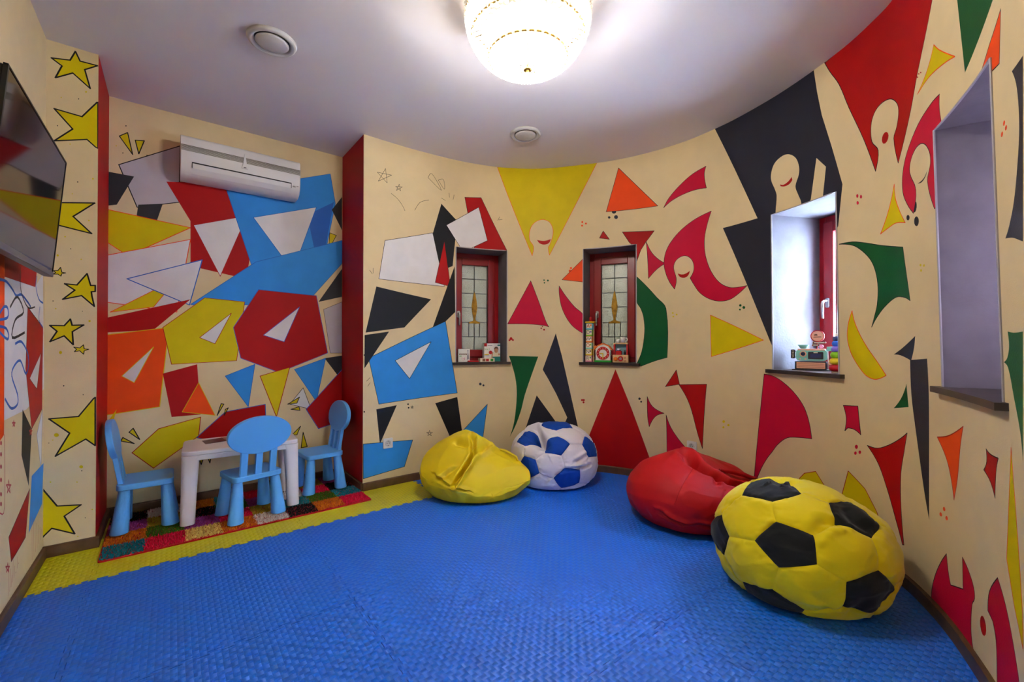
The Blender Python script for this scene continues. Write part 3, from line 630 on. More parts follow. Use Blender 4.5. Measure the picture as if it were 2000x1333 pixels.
def painted_wall(name, W, u0, u1, base, paints, holes=(), step=None, z1=CZ):
    verts, faces, edges, cols = [], [], [], []
    def addf(P, c):
        if area2(P) < 0: P = P[::-1]
        i0 = len(verts); verts.extend(Vector(p) for p in P); faces.append(list(range(i0, i0+len(P)))); cols.append(c)
    addf([(u0,0),(u1,0),(u1,z1),(u0,z1)], base)
    if step:
        n = int((u1-u0)/step)
        for k in range(1, n):
            u = u0+(u1-u0)*k/n; i0 = len(verts); verts.extend((Vector((u,0)), Vector((u,z1)))); edges.append((i0,i0+1))
    for h in holes: addf([(h[0],h[2]),(h[1],h[2]),(h[1],h[3]),(h[0],h[3])], 'HOLE')
    for col, oc, w, sm, d in paints:
        P = [(d[i]/1000, d[i+1]/1000) for i in range(0, len(d), 2)]
        if col:
            Q = smooth_loop(P) if sm else P
            addf(Q, col)
            if oc:
                for q in stroke_quads(Q, w, True): addf(q, oc)
        else:
            Q = catmull(P, 4) if sm and len(P) > 2 else P
            for q in stroke_quads(Q, w, False): addf(q, oc)
    ov, oe, of, _, _, orig = delaunay_2d_cdt(verts, edges, faces, 0, 1e-5)
    used = [base]+sorted({c for c in cols if c not in ('HOLE', base)})
    bm = bmesh.new(); bv = [bm.verts.new(W(v.x, v.y)) for v in ov]
    for f, og in zip(of, orig):
        if 0 not in og or any(cols[k] == 'HOLE' for k in og): continue
        try: fc = bm.faces.new([bv[i] for i in f])
        except ValueError: continue
        fc.material_index = used.index(cols[max(og)])
        fc.smooth = bool(step)
    bmesh.ops.delete(bm, geom=[v for v in bm.verts if not v.link_faces], context='VERTS')
    o = struct(name, bm, [M[c] for c in used])
    if step:       # exact wall normals, so the fine painted outlines do not disturb the shading
        ns = []
        for v in ov_keep(o, W): ns.append(v)
        o.data.normals_split_custom_set_from_vertices(ns)
    return o
def ov_keep(o, W):
    P = [Vector(p) for p in PATH]
    for v in o.data.vertices:
        k = min(range(len(P)), key=lambda i: (P[i].x-v.co.x)**2+(P[i].y-v.co.y)**2); s = SS[k]
        a, b = Vector(wpt(s-.03, 1.4)), Vector(wpt(s+.03, 1.4)); t = (b-a).normalized()
        # refine along the path
        s += (Vector((v.co.x,v.co.y,0))-Vector((P[k].x,P[k].y,0))).dot(Vector((t.x,t.y,0)))
        a, b = Vector(wpt(s-.03, 1.4)), Vector(wpt(s+.03, 1.4)); t = (b-a).normalized()
        yield (t.y, -t.x, 0.0)
WIN = [(.833,1.33),(2.052,2.536),(3.668,4.13),(4.88,5.41)]
WZ0, WZ1 = 1.0, 2.06
painted_wall('wall_curved', lambda s, z: wpt(s, z), 0, SL, 'cream', PAINT['curve'], [(a,b,WZ0,WZ1) for a,b in WIN], .04)
painted_wall('wall_back', lambda u, z: (u, YB, z), XJ, XR, 'cream', PAINT['back'])
painted_wall('wall_pillar', lambda u, z: (u, YP, z), XL, XJ, 'cream', PAINT['pillar'])
painted_wall('wall_left', lambda u, z: (XL, u, z), -1.2, YP, 'cream', PAINT['left'])
painted_wall('wall_niche_left', lambda u, z: (XJ, u, z), YP, YB, 'red', [])
painted_wall('wall_niche_right', lambda u, z: (XR, u, z), YF, YB, 'red', [])
ex, ey, _ = wpt(SL, 1.4)
painted_wall('wall_doorway', lambda u, z: (ex, u, z), -1.2, ey+.03, 'cream', [])
painted_wall('wall_behind', lambda u, z: (u, -1.2, z), XL, ex, 'cream', [])
ROOM = [(XL,-1.2),(XL,YP),(XJ,YP),(XJ,YB),(XR,YB),(XR,YF)]+[wpt(SL*k/90, 0)[:2] for k in range(1,91)]+[(ex,-1.2)]
def slab(name, z0, z1, m, off):
    out = [(XL-off,-1.2-off),(XL-off,YP+off),(XJ-off,YP+off),(XJ-off,YB+off),(XR+off,YB+off),(XR+off,YF+off)]
    out += [wpt(SL*k/60, 1.4, off)[:2] for k in range(12,61)]+[(ex+off,-1.2-off)]
    bm = bmesh.new(); prism(bm, out, z0, z1); return struct(name, bm, m)
slab('ceiling', CZ, CZ+.12, M['ceiling'], .06)
slab('floor', -.12, -.022, M['floorboard'], .06)
# baseboards
def board(name, pts, inward, h=.062, t=.016):
    bm = bmesh.new(); lo = []; n = len(pts)
    for i, p in enumerate(pts):
        q = inward[i]
        lo.append([bm.verts.new((p[0]+q[0]*t*k, p[1]+q[1]*t*k, z)) for k, z in ((0.03,-.02),(1,-.02),(1,h-.006),(.6,h),(0.03,h))])
    for a, b in zip(lo, lo[1:]):
        for k in range(5): bm.faces.new((a[k], b[k], b[(k+1)%5], a[(k+1)%5]))
    bm.faces.new(lo[0]); bm.faces.new(lo[-1][::-1]); bmesh.ops.recalc_face_normals(bm, faces=bm.faces[:])
    return struct(name, bm, M['oak'])
board('baseboard_left', [(XL,-1.2),(XL,YP-.016)], [(1,0),(1,0)])
board('baseboard_pillar', [(XL,YP),(XJ+.016,YP)], [(0,-1),(0,-1)])
board('baseboard_niche_left', [(XJ,YP),(XJ,YB)], [(1,0),(1,0)])
board('baseboard_back', [(XJ,YB),(XR,YB)], [(0,-1),(0,-1)])
board('baseboard_niche_right', [(XR,YF),(XR,YB)], [(-1,0),(-1,0)])
cp, ci = [], []
for k in range(0, 121):
    s = SL*k/120; a = wpt(s,0); b = wpt(s,0,-1); cp.append(a[:2]); ci.append((b[0]-a[0], b[1]-a[1]))
board('baseboard_curved', cp, ci)

# ---------------------------------------------------------------- windows
class Frame:
    def __init__(self, s0, s1):
        a, b = Vector(wpt(s0,1.5)[:2]), Vector(wpt(s1,1.5)[:2]); self.w = (b-a).length; t = (b-a).normalized(); n = Vector((-t.y,t.x)); c = (a+b)/2
        self.m = Matrix(((t.x,n.x,0,c.x),(t.y,n.y,0,c.y),(0,0,1,0),(0,0,0,1)))   # local x along the wall, y outwards, z up
    def root(self, o): o.matrix_world = self.m; return o
FR = [Frame(*w) for w in WIN]
DEPTH = [.26,.26,.40,.40]
def make_window(i, pane_m, emblem):
    fr = FR[i]; h = fr.w/2; d = DEPTH[i]; s0, s1 = WIN[i]; inv = fr.m.inverted()
    loc = lambda s, z, o=0: inv @ Vector(wpt(s, z, o))
    # root mesh: outer frame
    bm = bmesh.new(); f = .05
    box(bm,-h,-h+f,d,d+.07,WZ0,WZ1); box(bm,h-f,h,d,d+.07,WZ0,WZ1); box(bm,-h+f,h-f,d,d+.07,WZ1-f,WZ1); box(bm,-h+f,h-f,d,d+.07,WZ0,WZ0+f)
    root = struct('window_%d' % (i+1), bm, M['frame_red'], bevel=.004); root.matrix_world = fr.m
    # plastered reveal follows the wall edge
    A = [loc(s0,WZ0),loc(s1,WZ0),loc(s1,WZ1),loc(s0,WZ1)]
    N = 14; run = [s0+(s1-s0)*k/N for k in range(N+1)]; yb = d+.075
    ring = [(s, WZ0, 0, -1) for s in run]+[(s, WZ1, 0, 1) for s in run[::-1]]       # bottom edge, then top edge back
    bm = bmesh.new(); n = len(ring); rows = []
    for s, z, _, sz in ring:
        x = -h+2*h*(s-s0)/(s1-s0); end = -1 if s == s0 else (1 if s == s1 else 0)
        rows.append([bm.verts.new(loc(s,z)), bm.verts.new((x,yb,z)), bm.verts.new((x+end*.05,yb,z+sz*.05)), bm.verts.new(loc(min(max(s+end*.05,0),SL),z+sz*.05,.012))])
    for k in range(n):
        a, b = rows[k], rows[(k+1)%n]
        for q in range(3): bm.faces.new((a[q],b[q],b[q+1],a[q+1]))
    bmesh.ops.recalc_face_normals(bm, faces=bm.faces[:])
    struct('reveal', bm, M['plaster'], root)
    bm = bmesh.new()                                   # metal corner bead round the opening
    tube(bm, [loc(s0,WZ0,-.001)]+[loc(s,WZ1,-.001) for s in run]+[loc(s1,WZ0,-.001)], .0045, 6)
    struct('corner_bead', bm, M['bead'], root)
    # sill board
    bm = bmesh.new(); lo = []
    for k in range(N+1):
        s = s0-.034+(s1-s0+.068)*k/N; lo.append(loc(s, 1.0, -.03))
    fr_pts = [(p.x, p.y) for p in lo]; wl = [loc(s0-.034+(s1-s0+.068)*k/N, 1.0, .001) for k in range(N+1)]
    prism(bm, fr_pts+[(p.x,p.y) for p in wl[::-1]], .980, 1.004)
    prism(bm, [(A[0].x+.002,A[0].y-.001),(A[1].x-.002,A[1].y-.001),(h-.002,d+.003),(-h+.002,d+.003)], .982, 1.0035)
    struct('sill', bm, M['sill'], root)
    # opening sash
    bm = bmesh.new(); a, b = h-.045, h-.115; y0, y1 = d-.018, d+.05; z0, z1 = WZ0+.045, WZ1-.045
    box(bm,-a,-b,y0,y1,z0,z1); box(bm,b,a,y0,y1,z0,z1); box(bm,-b,b,y0,y1,z1-.07,z1); box(bm,-b,b,y0,y1,z0,z0+.07)
    sash = struct('sash', bm, M['frame_red'], root, bevel=.005)
    pz0, pz1 = z0+.07, z1-.07
    struct('pane', B((-b,b,d+.018,d+.026,pz0,pz1)), pane_m, sash)
    bm = bmesh.new(); H = pz1-pz0; g = .0035; ya, yb = d+.012, d+.0185
    zs = [pz1-H*q for q in ((.16,.33,.50,.675,.845) if emblem else (.2,.4,.6,.8))]
    for z in zs: box(bm,-b,b,ya,yb,z-g,z+g)
    box(bm,-g,g,ya,yb,pz0,pz1)
    if emblem:
        for x in (-.055,.055): box(bm,x-g,x+g,ya,yb,zs[4],zs[3])
    for s in (-1,1):
        box(bm,s*b-g*1.5,s*b+g*1.5,ya-.002,yb,pz0,pz1)
    struct('lead_strips', bm, M['lead'], sash)
    if emblem:                                          # plain gilt spindle ornament fixed to the glass
        prof = [(.0,.318),(.010,.29),(.026,.20),(.030,.165),(.026,.13),(.010,.045),(.012,.030),(.040,.018),(.056,.016),(.056,0)]
        bm = bmesh.new(); z = zs[3]-.012
        prism(bm, [(x, z+y) for x, y in prof]+[(-x, z+y) for x, y in prof[:0:-1]], d+.004, d+.012, plane='XZ')
        struct('gilt_ornament', bm, M['gold'], sash, bevel=.002)
    # lever handle on the stile nearest the photo's left
    hx = -(a+b)/2; hz = 1.46
    bm = bmesh.new(); prism(bm, [(hx+x, hz+z) for x, z in rrect(-.014,.014,-.033,.033,.010)], y0-.010, y0, plane='XZ')
    tube(bm, [(hx,y0-.008,hz+.012),(hx,y0-.034,hz+.012),(hx,y0-.046,hz+.006),(hx,y0-.050,hz-.012),(hx,y0-.050,hz-.06),(hx,y0-.048,hz-.108)], [.009,.009,.010,.010,.009,.008], 10)
    struct('handle', bm, M['chrome'], sash, smooth=False, bevel=.002)
    return root
make_window(0, M['frost'], True); make_window(1, M['frost'], True); make_window(2, M['clear'], False); make_window(3, M['veiled'], False)

# ---------------------------------------------------------------- interlocking foam mats (each one lifts out on its own)
GX = [XL-.3, -.31, .66, 1.63, 2.60, 3.57]; GY = [.055, 1.025, 2.0, 2.97, 3.94]
def teeth(p, q, plain=False):
    # points from p (included) to q (excluded); the dovetail wave depends only on the line, so neighbours interlock
    p, q = Vector(p), Vector(q); d = q-p; L = d.length
    if plain: return [tuple(p)]
    fl = (d.x+d.y) < 0; a, b = (q, p) if fl else (p, q); t = (b-a).normalized(); n = Vector((-t.y, t.x))
    N = 12; per = L/N; A = .0095; out = [tuple(a)]
    for k in range(N):
        o = k*per; hi, lo = A, -A
        for x, y in ((.27,lo),(.21,hi),(.79,hi),(.73,lo)):
            out.append(tuple(a+t*(o+x*per)+n*y))
    out = out[:1]+[tuple(Vector(v)) for v in out[1:]]+[tuple(b)]
    if fl: out = out[::-1]
    return out[:-1]
def foam_mat(i, j, m, label, group):
    x0, x1, y0, y1 = GX[i], GX[i+1], GY[j], GY[j+1]
    P = teeth((x0,y0),(x1,y0), j == 0)+teeth((x1,y0),(x1,y1), i == len(GX)-2)+teeth((x1,y1),(x0,y1), j == len(GY)-2)+teeth((x0,y1),(x0,y0), i == 0)
    # tiny gap between neighbours
    c = Vector(((x0+x1)/2,(y0+y1)/2)); P = [((p[0]-c.x)*0.9976+c.x, (p[1]-c.y)*0.9976+c.y) for p in P]
    R_ = [p for k, p in enumerate(ROOM)]
    if area2(R_) < 0: R_ = R_[::-1]
    vs = [Vector(p) for p in P+R_]
    ov, oe, of, _, _, og = delaunay_2d_cdt(vs, [], [list(range(len(P))), list(range(len(P), len(vs)))], 0, 1e-6)
    bm = bmesh.new(); bv = [bm.verts.new((v.x-c.x, v.y-c.y, 0)) for v in ov]; n = 0
    for f, o in zip(of, og):
        if 0 in o and 1 in o:
            bm.faces.new([bv[k] for k in f]); n += 1
    if not n: bm.free(); return
    bmesh.ops.delete(bm, geom=[v for v in bm.verts if not v.link_faces], context='VERTS')
    bmesh.ops.recalc_face_normals(bm, faces=bm.faces[:])
    top = bm.faces[:]
    for f in top:
        if f.normal.z < 0: f.normal_flip()
    bed = [e for e in bm.edges if len(e.link_faces) == 1]
    ex_ = bmesh.ops.extrude_edge_only(bm, edges=bed)
    nv = [v for v in ex_['geom'] if isinstance(v, bmesh.types.BMVert)]
    for v in nv: v.co.z = -.021
    rim = [e for e in ex_['geom'] if isinstance(e, bmesh.types.BMEdge) and all(v.co.z < -.01 for v in e.verts)]
    o = link('foam_floor_mat', bm, m); o.location = (c.x, c.y, 0)
    tag(o, label, 'floor mat', group)
names = {   # (column, row): label, rows count away from the camera
 (0,1):"narrow strip of blue foam mat along the left wall at the photo's lower left edge",
 (0,2):"narrow strip of blue foam mat along the left wall just before the yellow mats",
 (0,3):"narrow strip of yellow foam mat in the corner below the starred pillar",
 (1,1):"blue foam mat in the lower left of the floor, second row before the rug",
 (1,2):"blue foam mat bordering the yellow mats in front of the table and middle chair",
 (1,3):"yellow foam mat under the rug, table and chairs",
 (2,0):"blue foam mat at the photo's bottom edge left of the football bag",
 (2,1):"blue foam mat in the middle of the open floor between rug and football bag",
 (2,2):"blue foam mat in front of the rug's right end, left of the yellow bean bag",
 (2,3):"yellow foam mat between the rug's right end and the yellow bean bag",
 (3,0):"blue foam mat under the yellow and black football bean bag",
 (3,1):"blue foam mat on the open floor left of the red bean bag",
 (3,2):"blue foam mat under the yellow bean bag's front and the white and blue ball",
 (3,3):"scrap of blue foam mat by the curved wall behind the yellow bean bag",
 (4,0):"scrap of blue foam mat at the wall right of the yellow and black bean bag",
 (4,1):"blue foam mat under the red bean bag",
 (4,2):"scrap of blue foam mat by the wall between white ball and red bag",
}
for (i, j), lb in names.items():
    ye = j == 3 and i < 3
    foam_mat(i, j, M['mat_yellow' if ye else 'mat_blue'], lb, 'yellow foam floor mats' if ye else 'blue foam floor mats')

# ---------------------------------------------------------------- patchwork shag rug
RUG_L, RUG_D, NX, NY = 1.475, .745, 8, 4
rug = thing('shag_rug', "multicoloured patchwork shag rug in the niche under the white table", 'rug', (-.302, 3.178, .0005), radians(.6))
bm = bmesh.new(); prism(bm, rrect(-.006,RUG_L+.006,-.006,RUG_D,.012), 0, .008); link('red_backing', bm, mat('rug_backing',(176,8,24),.9), rug)
RC = dict(teal=(24,140,156),orange=(224,124,18),purple=(176,70,166),black=(18,16,20),pink=(232,20,70),green=(72,122,18),olive=(184,158,36),white=(236,232,228),cream=(236,206,112))
ROWS = [['teal','pink','cream','orange','white','black','orange','pink'],['orange','green','purple','pink','olive','teal','green','teal'],
        ['purple','olive','black','green','purple','white','pink','black'],['black','white','orange','teal','pink','black','olive','purple']]
rk = list(RC); bm = bmesh.new(); rr = random.Random(3)
for k in range(34000):
    x, y = rr.uniform(0,RUG_L), rr.uniform(0,RUG_D)
    cx, cy = min(int((x+rr.gauss(0,.003))/RUG_L*NX),NX-1), min(int((y+rr.gauss(0,.003))/RUG_D*NY),NY-1)
    c = rk.index(ROWS[max(cy,0)][max(cx,0)]); a = rr.uniform(0,2*pi); w = .0028; h = rr.uniform(.011,.0165)
    dx, dy = cos(a)*w, sin(a)*w; b = rr.uniform(0,2*pi); lx, ly = cos(b)*.010*rr.random(), sin(b)*.010*rr.random()
    v = [bm.verts.new((x-dx,y-dy,.006)), bm.verts.new((x+dx,y+dy,.006)), bm.verts.new((x+dx*.8+lx*.5,y+dy*.8+ly*.5,.006+h*.6)), bm.verts.new((x+lx,y+ly,.006+h)), bm.verts.new((x-dx*.8+lx*.5,y-dy*.8+ly*.5,.006+h*.6))]
    bm.faces.new(v).material_index = c
pile = link('pile', bm, [mat('pile_'+k, RC[k], .9, .1, sheen=.15) for k in rk], rug); pile['kind'] = 'stuff'

# ---------------------------------------------------------------- children's chairs and table
def rbox(bm, x0,x1,y0,y1,z0,z1,r,mi=0): prism(bm, rrect(x0,x1,y0,y1,r), z0, z1, mi)
def make_chair(label, loc, rz):
    t = thing('childrens_chair', label, 'chair', loc, rz, "blue children's chairs round the white table")
    m = M['chair_blue']
    bm = bmesh.new(); rbox(bm,-.15,.15,-.138,.138,.256,.292,.03); link('seat', bm, m, t, bevel=.006, seg=3)
    for sx in (-1,1):
        for sy in (-1,1):
            bm = bmesh.new(); n = 22; top = (sx*.112, sy*.100); bot = (sx*.130, sy*.122); rings = []
            for k in range(7):
                q = k/6; r = .0285+.0175*q; z = .257*(1-q); r2 = r
                rings.append([bm.verts.new((top[0]+(bot[0]-top[0])*q+r2*cos(2*pi*i/n), top[1]+(bot[1]-top[1])*q+r2*sin(2*pi*i/n), z)) for i in range(n)])
            for a, b in zip(rings, rings[1:]):
                for i in range(n): bm.faces.new((a[i],b[i],b[(i+1)%n],a[(i+1)%n]))
            bm.faces.new(rings[-1][::-1]); bm.faces.new(rings[0]); link('leg', bm, m, t, bevel=.003)
    tilt = Matrix.Translation((0,-.118,.285)) @ Matrix.Rotation(radians(9),4,'X')
    for x in (-.088,0,.088):
        bm = bmesh.new(); box(bm,x-.021,x+.021,-.013,.013,-.012,.20); o = link('back_slat', bm, m, t, bevel=.004); o.matrix_local = tilt
    bm = bmesh.new(); prism(bm, ellipse(0,.272,.192,.124,56), -.016, .016, plane='XZ'); o = link('backrest', bm, m, t, bevel=.005, seg=3); o.matrix_local = tilt
    return t
make_chair("light blue children's chair at the left end of the table, beside the starred pillar", (-.125,3.655,.0228), radians(-90))
make_chair("light blue children's chair with its oval back turned to the camera before the table", (.425,3.405,.0228), radians(12))
make_chair("light blue children's chair in the right end of the niche against the dark red jamb", (.935,3.69,.0228), radians(95))
tb = thing('childrens_table', "low white plastic children's table standing on the patchwork rug", 'table', (.392,3.60,.0228), radians(-2.9))
TW, TD, TH = .335, .212, .465
bm = bmesh.new(); rbox(bm,-TW,TW,-TD,TD,TH-.03,TH,.05); link('tabletop', bm, M['table_white'], tb, bevel=.008, seg=3)
bm = bmesh.new()
box(bm,-TW+.06,TW-.06,-TD+.004,-TD+.02,TH-.062,TH-.028); box(bm,-TW+.06,TW-.06,TD-.02,TD-.004,TH-.062,TH-.028)
box(bm,-TW+.004,-TW+.02,-TD+.06,TD-.06,TH-.062,TH-.028); box(bm,TW-.02,TW-.004,-TD+.06,TD-.06,TH-.062,TH-.028)
link('apron', bm, M['table_white'], tb, bevel=.004)
for sx in (-1,1):
    for sy in (-1,1):
        bm = bmesh.new(); rings = []
        for z, g, k in ((TH-.029,.0,.105),(TH-.075,0,.092),(.2,.002,.082),(0,.006,.078)):
            x1, y1 = TW+g, TD+g; P = rrect(x1-k, x1, y1-k*.92, y1, .03)
            P = [(p[0] if p[0] > x1-k*.5 or p[1] > y1-k*.4 else p[0], p[1]) for p in P]
            rings.append([bm.verts.new((sx*p[0], sy*p[1], z)) for p in P])
        for a, b in zip(rings, rings[1:]):
            for i in range(len(a)): bm.faces.new((a[i],a[(i+1)%len(a)],b[(i+1)%len(a)],b[i]))
        bm.faces.new(rings[0]); bm.faces.new(rings[-1]); bmesh.ops.recalc_face_normals(bm, faces=bm.faces[:])
        link('leg', bm, M['table_white'], tb, smooth=False, bevel=.002)
mg = thing('magazine', "dark printed leaflet lying open on the white children's table", 'leaflet', (.30,3.70,.4882), radians(14))
bm = bmesh.new(); 
vs = [(-.14,-.07,0),(-.02,-.085,.004),(.0,.06,.004),(-.12,.07,0)]; f = [bm.verts.new(v) for v in vs]+[bm.verts.new((v[0],v[1],v[2]-.0012)) for v in vs]
for q in ((0,1,2,3),(7,6,5,4),(0,4,5,1),(1,5,6,2),(2,6,7,3),(3,7,4,0)): bm.faces.new([f[i] for i in q])
link('cover_page', bm, mat('leaflet_dark',(70,34,52),.35,.5,var=.8,vscale=30), mg)
bm = bmesh.new()
vs = [(-.02,-.085,.004),(.11,-.05,.0),(.13,.07,.0),(.0,.06,.004)]; f = [bm.verts.new(v) for v in vs]+[bm.verts.new((v[0],v[1],v[2]-.0012)) for v in vs]
for q in ((0,1,2,3),(7,6,5,4),(0,4,5,1),(1,5,6,2),(2,6,7,3),(3,7,4,0)): bm.faces.new([f[i] for i in q])
link('inner_page', bm, mat('leaflet_photo',(150,130,140),.35,.5,var=.8,vscale=34), mg)

# ---------------------------------------------------------------- bean bags
def arc_dist(n, pts):
    # distance of a direction to a poly-line of directions, the side of it, and where along it
    best = (9, 1, 0)
    N = len(pts)-1
    for i in range(N):
        a, b = pts[i], pts[i+1]; ab = b-a; t = max(0, min(1, (n-a).dot(ab)/max(ab.length_squared,1e-9)))
        p = a+ab*t; d = (n-p).length
        if d < best[0]:
            best = (d, 1 if ab.cross(n-p).dot(n) > 0 else -1, (i+t)/N)
    return best
class Bag:
    def __init__(s, cx, cy, a, ra, h, seed, creases=(), bumps=(), wrinkle=.010, puck=3.0, facets=(), walls=()):
        s.c = (cx, cy); s.a, s.ra, s.h = a, ra, h; s.seed = Vector((seed*7.3, seed*3.1, seed*1.7)); s.wr, s.pk = wrinkle, puck
        s.cr = [([Vector(p).normalized() for p in P], dep, wid, lip) for P, dep, wid, lip in creases]
        s.fa = []
        for a, b, c, k in facets:
            a, b, c = Vector(a), Vector(b), Vector(c); n = (b-a).cross(c-a).normalized()
            if n.dot(a-Vector((0,0,h*.4))) < 0: n = -n
            s.fa.append((a, n, k))
        s.wa = [(Vector(n).normalized(), d) for n, d in walls]
        s.bu = [(Vector(p).normalized(), amp, wid) for p, amp, wid in bumps]
    def __call__(s, n, extra=0.0):
        n = n.normalized(); rxy = math.hypot(n.x, n.y)
        k = (rxy**.8)/rxy if rxy > 1e-6 else 1.0
        p = Vector((s.a*n.x*k, s.a*s.ra*n.y*k, .42*s.h+.58*s.h*n.z))
        nr = Vector((n.x/s.a, n.y/(s.a*s.ra), n.z/(.58*s.h))).normalized()
        for a, fn, fk in s.fa:
            e = (p-a).dot(fn)
            if e > 0: p = p-fn*e*fk
        d = extra
        for P, dep, wid, lip in s.cr:
            q, side, t = arc_dist(n, P); e = min(1, .35+2.2*math.sin(pi*min(max(t,.02),.98)))
            if q < wid*5:
                d -= dep*e*math.exp(-(q/wid)**2)
                if lip: d += lip*e*math.exp(-((q-wid*1.7)/(wid*1.1))**2)*(1 if side > 0 else .25)
        off = Vector((0,0,0))
        for v, amp, wid in s.bu:
            q = (n-v).length
            if q < wid*3: off += (v if amp > 0 else nr)*amp*math.exp(-(q/wid)**2)
        w = s.seed+n*s.pk
        d += s.wr*(noise.noise(w)+.5*noise.noise(w*2.1+Vector((5,1,2))))
        r1 = 1-abs(noise.noise(w*1.5+Vector((9,4,2))))*2.2
        d += s.wr*.35*max(0, r1)**2
        # small gathers where cloth bunches near the ground
        g = math.exp(-((n.z+.35)/.22)**2)
        d += g*.005*math.sin(math.atan2(n.y,n.x)*17+4*noise.noise(n*3+s.seed))
        p = p+nr*d+off
        for wn, wd in s.wa:
            e = p.dot(wn)-wd
            if e > -.03: p = p-wn*(max(e,0)+.03*math.exp(-abs(e)/.03)*.35)
        if p.z < .022:
            p.z = .0005+max(0, .0215*math.exp((p.z-.022)/.03))
        return p
def bag_root(name, label, cat, bag): return thing(name, label, cat, (bag.c[0], bag.c[1], 0), -YAW, 'bean bags along the curved wall')
def ico_dirs(level):
    bm = bmesh.new(); bmesh.ops.create_icosphere(bm, subdivisions=level, radius=1); return bm
def leather_bag(label, bag, m, seam_paths):
    t = bag_root('bean_bag', label, 'bean bag', bag)
    bm = ico_dirs(7)
    for v in bm.verts: v.co = bag(v.co)
    link('cover', bm, m, t, smooth=True)
    for P in seam_paths:
        bm = bmesh.new(); P = [Vector(p).normalized() for p in P]; Q = []
        for a, b in zip(P, P[1:]): Q += [bag(a.lerp(b, k/10), .0008) for k in range(10)]
        tube(bm, Q, .0022, 6)
        link('piped_seam', bm, m, t, smooth=True)
    return t
yb_ = Bag(1.865,2.83,.425,.74,.463, 2.0, creases=[
    ([(-.01,-.10,.99),(.05,-.59,.81),(-.05,-.84,.54),(-.18,-.95,.25),(-.31,-.94,-.14)], .095,.040,.036),
    ([(.26,-.16,.95),(.13,-.52,.85),(.06,-.64,.77)], .035,.05,.018),
    ([(-.63,-.78,0),(-.50,-.85,.16),(-.31,-.85,.42)], .014,.06,.012),
    ([(-.70,-.70,.16),(-.51,-.86,-.01),(-.29,-.94,-.16),(-.03,-.97,-.25)], .016,.05,.016),
    ([(-.3,-.2,.93),(-.05,-.35,.93)], .03,.07,.012)],
    bumps=[((.96,-.26,-.14),.055,.30),((-.05,.11,.99),.035,.28),((.5,-.3,.8),-.030,.42),((-.75,-.3,.6),-.02,.4),((.3,-.09,.95),.03,.2)], wrinkle=.006, puck=1.8,
    facets=[((-.03,-.03,.43),(.42,-.09,.19),(-.12,-.31,.12),.75),((-.03,-.03,.43),(-.12,-.31,.12),(-.40,-.14,.17),.6),((-.03,.02,.44),(.42,-.05,.20),(.2,.22,.25),.7)],
    walls=[((.914,.405,0),.352)])
bg = leather_bag("plain yellow faux leather bean bag slumped against the white and blue one", yb_, M['leather_yellow'],
    [[(.30,-.80,-.50),(.37,-.84,-.39),(.58,-.80,-.17),(.96,-.26,-.13)], [(-.98,-.05,-.05),(-.93,-.38,-.05),(-.75,-.66,-.1)]])
bm = bmesh.new(); q = [yb_(Vector(p), .003) for p in ((.34,-.84,-.32),(.36,-.84,-.42),(.37,-.82,-.50))]; tube(bm, q, .006, 6); link('zip_flap', bm, M['leather_yellow'], bg)
bm = bmesh.new(); q = [yb_(Vector(p).normalized(), o) for p, o in (((.50,.10,.86),.0),((.60,.05,.80),.018),((.72,.0,.70),.024),((.80,-.02,.58),.02),((.85,-.03,.50),-.005))]
for s in (-1,1): tube(bm, [p+Vector((0,.012*s,0)) for p in q], .007, 6)
link('carry_strap', bm, M['leather_yellow'], bg, smooth=True)
rd_ = Bag(2.768,1.538,.428,.9,.414, 5.0, creases=[
    ([(-.05,.07,1.0),(-.05,-.23,.97),(.05,-.43,.90),(.15,-.51,.85),(.26,-.64,.73),(.65,-.55,.52)], .085,.06,.030),
    ([(.14,-.49,.86),(.09,-.72,.69)], .022,.04,.012),
    ([(-.72,-.68,-.14),(-.56,-.77,-.32),(-.38,-.85,-.37)], .022,.05,.016),
    ([(-.2,-.9,-.3),(0,-.93,-.36)], .016,.05,.012),
    ([(-.11,-.36,.93),(-.32,-.62,.72),(-.46,-.77,.45)], .006,.025,0),
    ([(.17,-.81,.57),(.09,-.93,.36)], .006,.025,0)],
    bumps=[((-.03,.14,.99),.03,.25),((.75,.2,.5),.03,.3),((.6,-.2,.75),-.035,.35)], wrinkle=.006, puck=1.6,
    facets=[((-.1,.0,.405),(.30,-.20,.30),(-.15,-.30,.30),.5),((.05,.05,.40),(.40,.0,.24),(.25,-.28,.25),.5)])
rb = leather_bag("plain red faux leather bean bag behind the yellow and black football one", rd_, M['leather_red'],
    [[(-.11,-.36,.93),(-.32,-.62,.72),(-.46,-.77,.45),(-.55,-.82,.1)], [(.17,-.81,.57),(.09,-.93,.36),(.03,-.98,.0)]])
bm = bmesh.new(); q = [rd_(Vector(p).normalized(), o) for p, o in (((.30,-.2,.90),.0),((.48,-.2,.80),.03),((.66,-.18,.66),.034),((.80,-.12,.50),.02),((.92,-.1,.40),.035))]
tube(bm, q, [.012,.016,.016,.014,.010], 8); link('carry_handle', bm, M['leather_red'], rb, smooth=True)

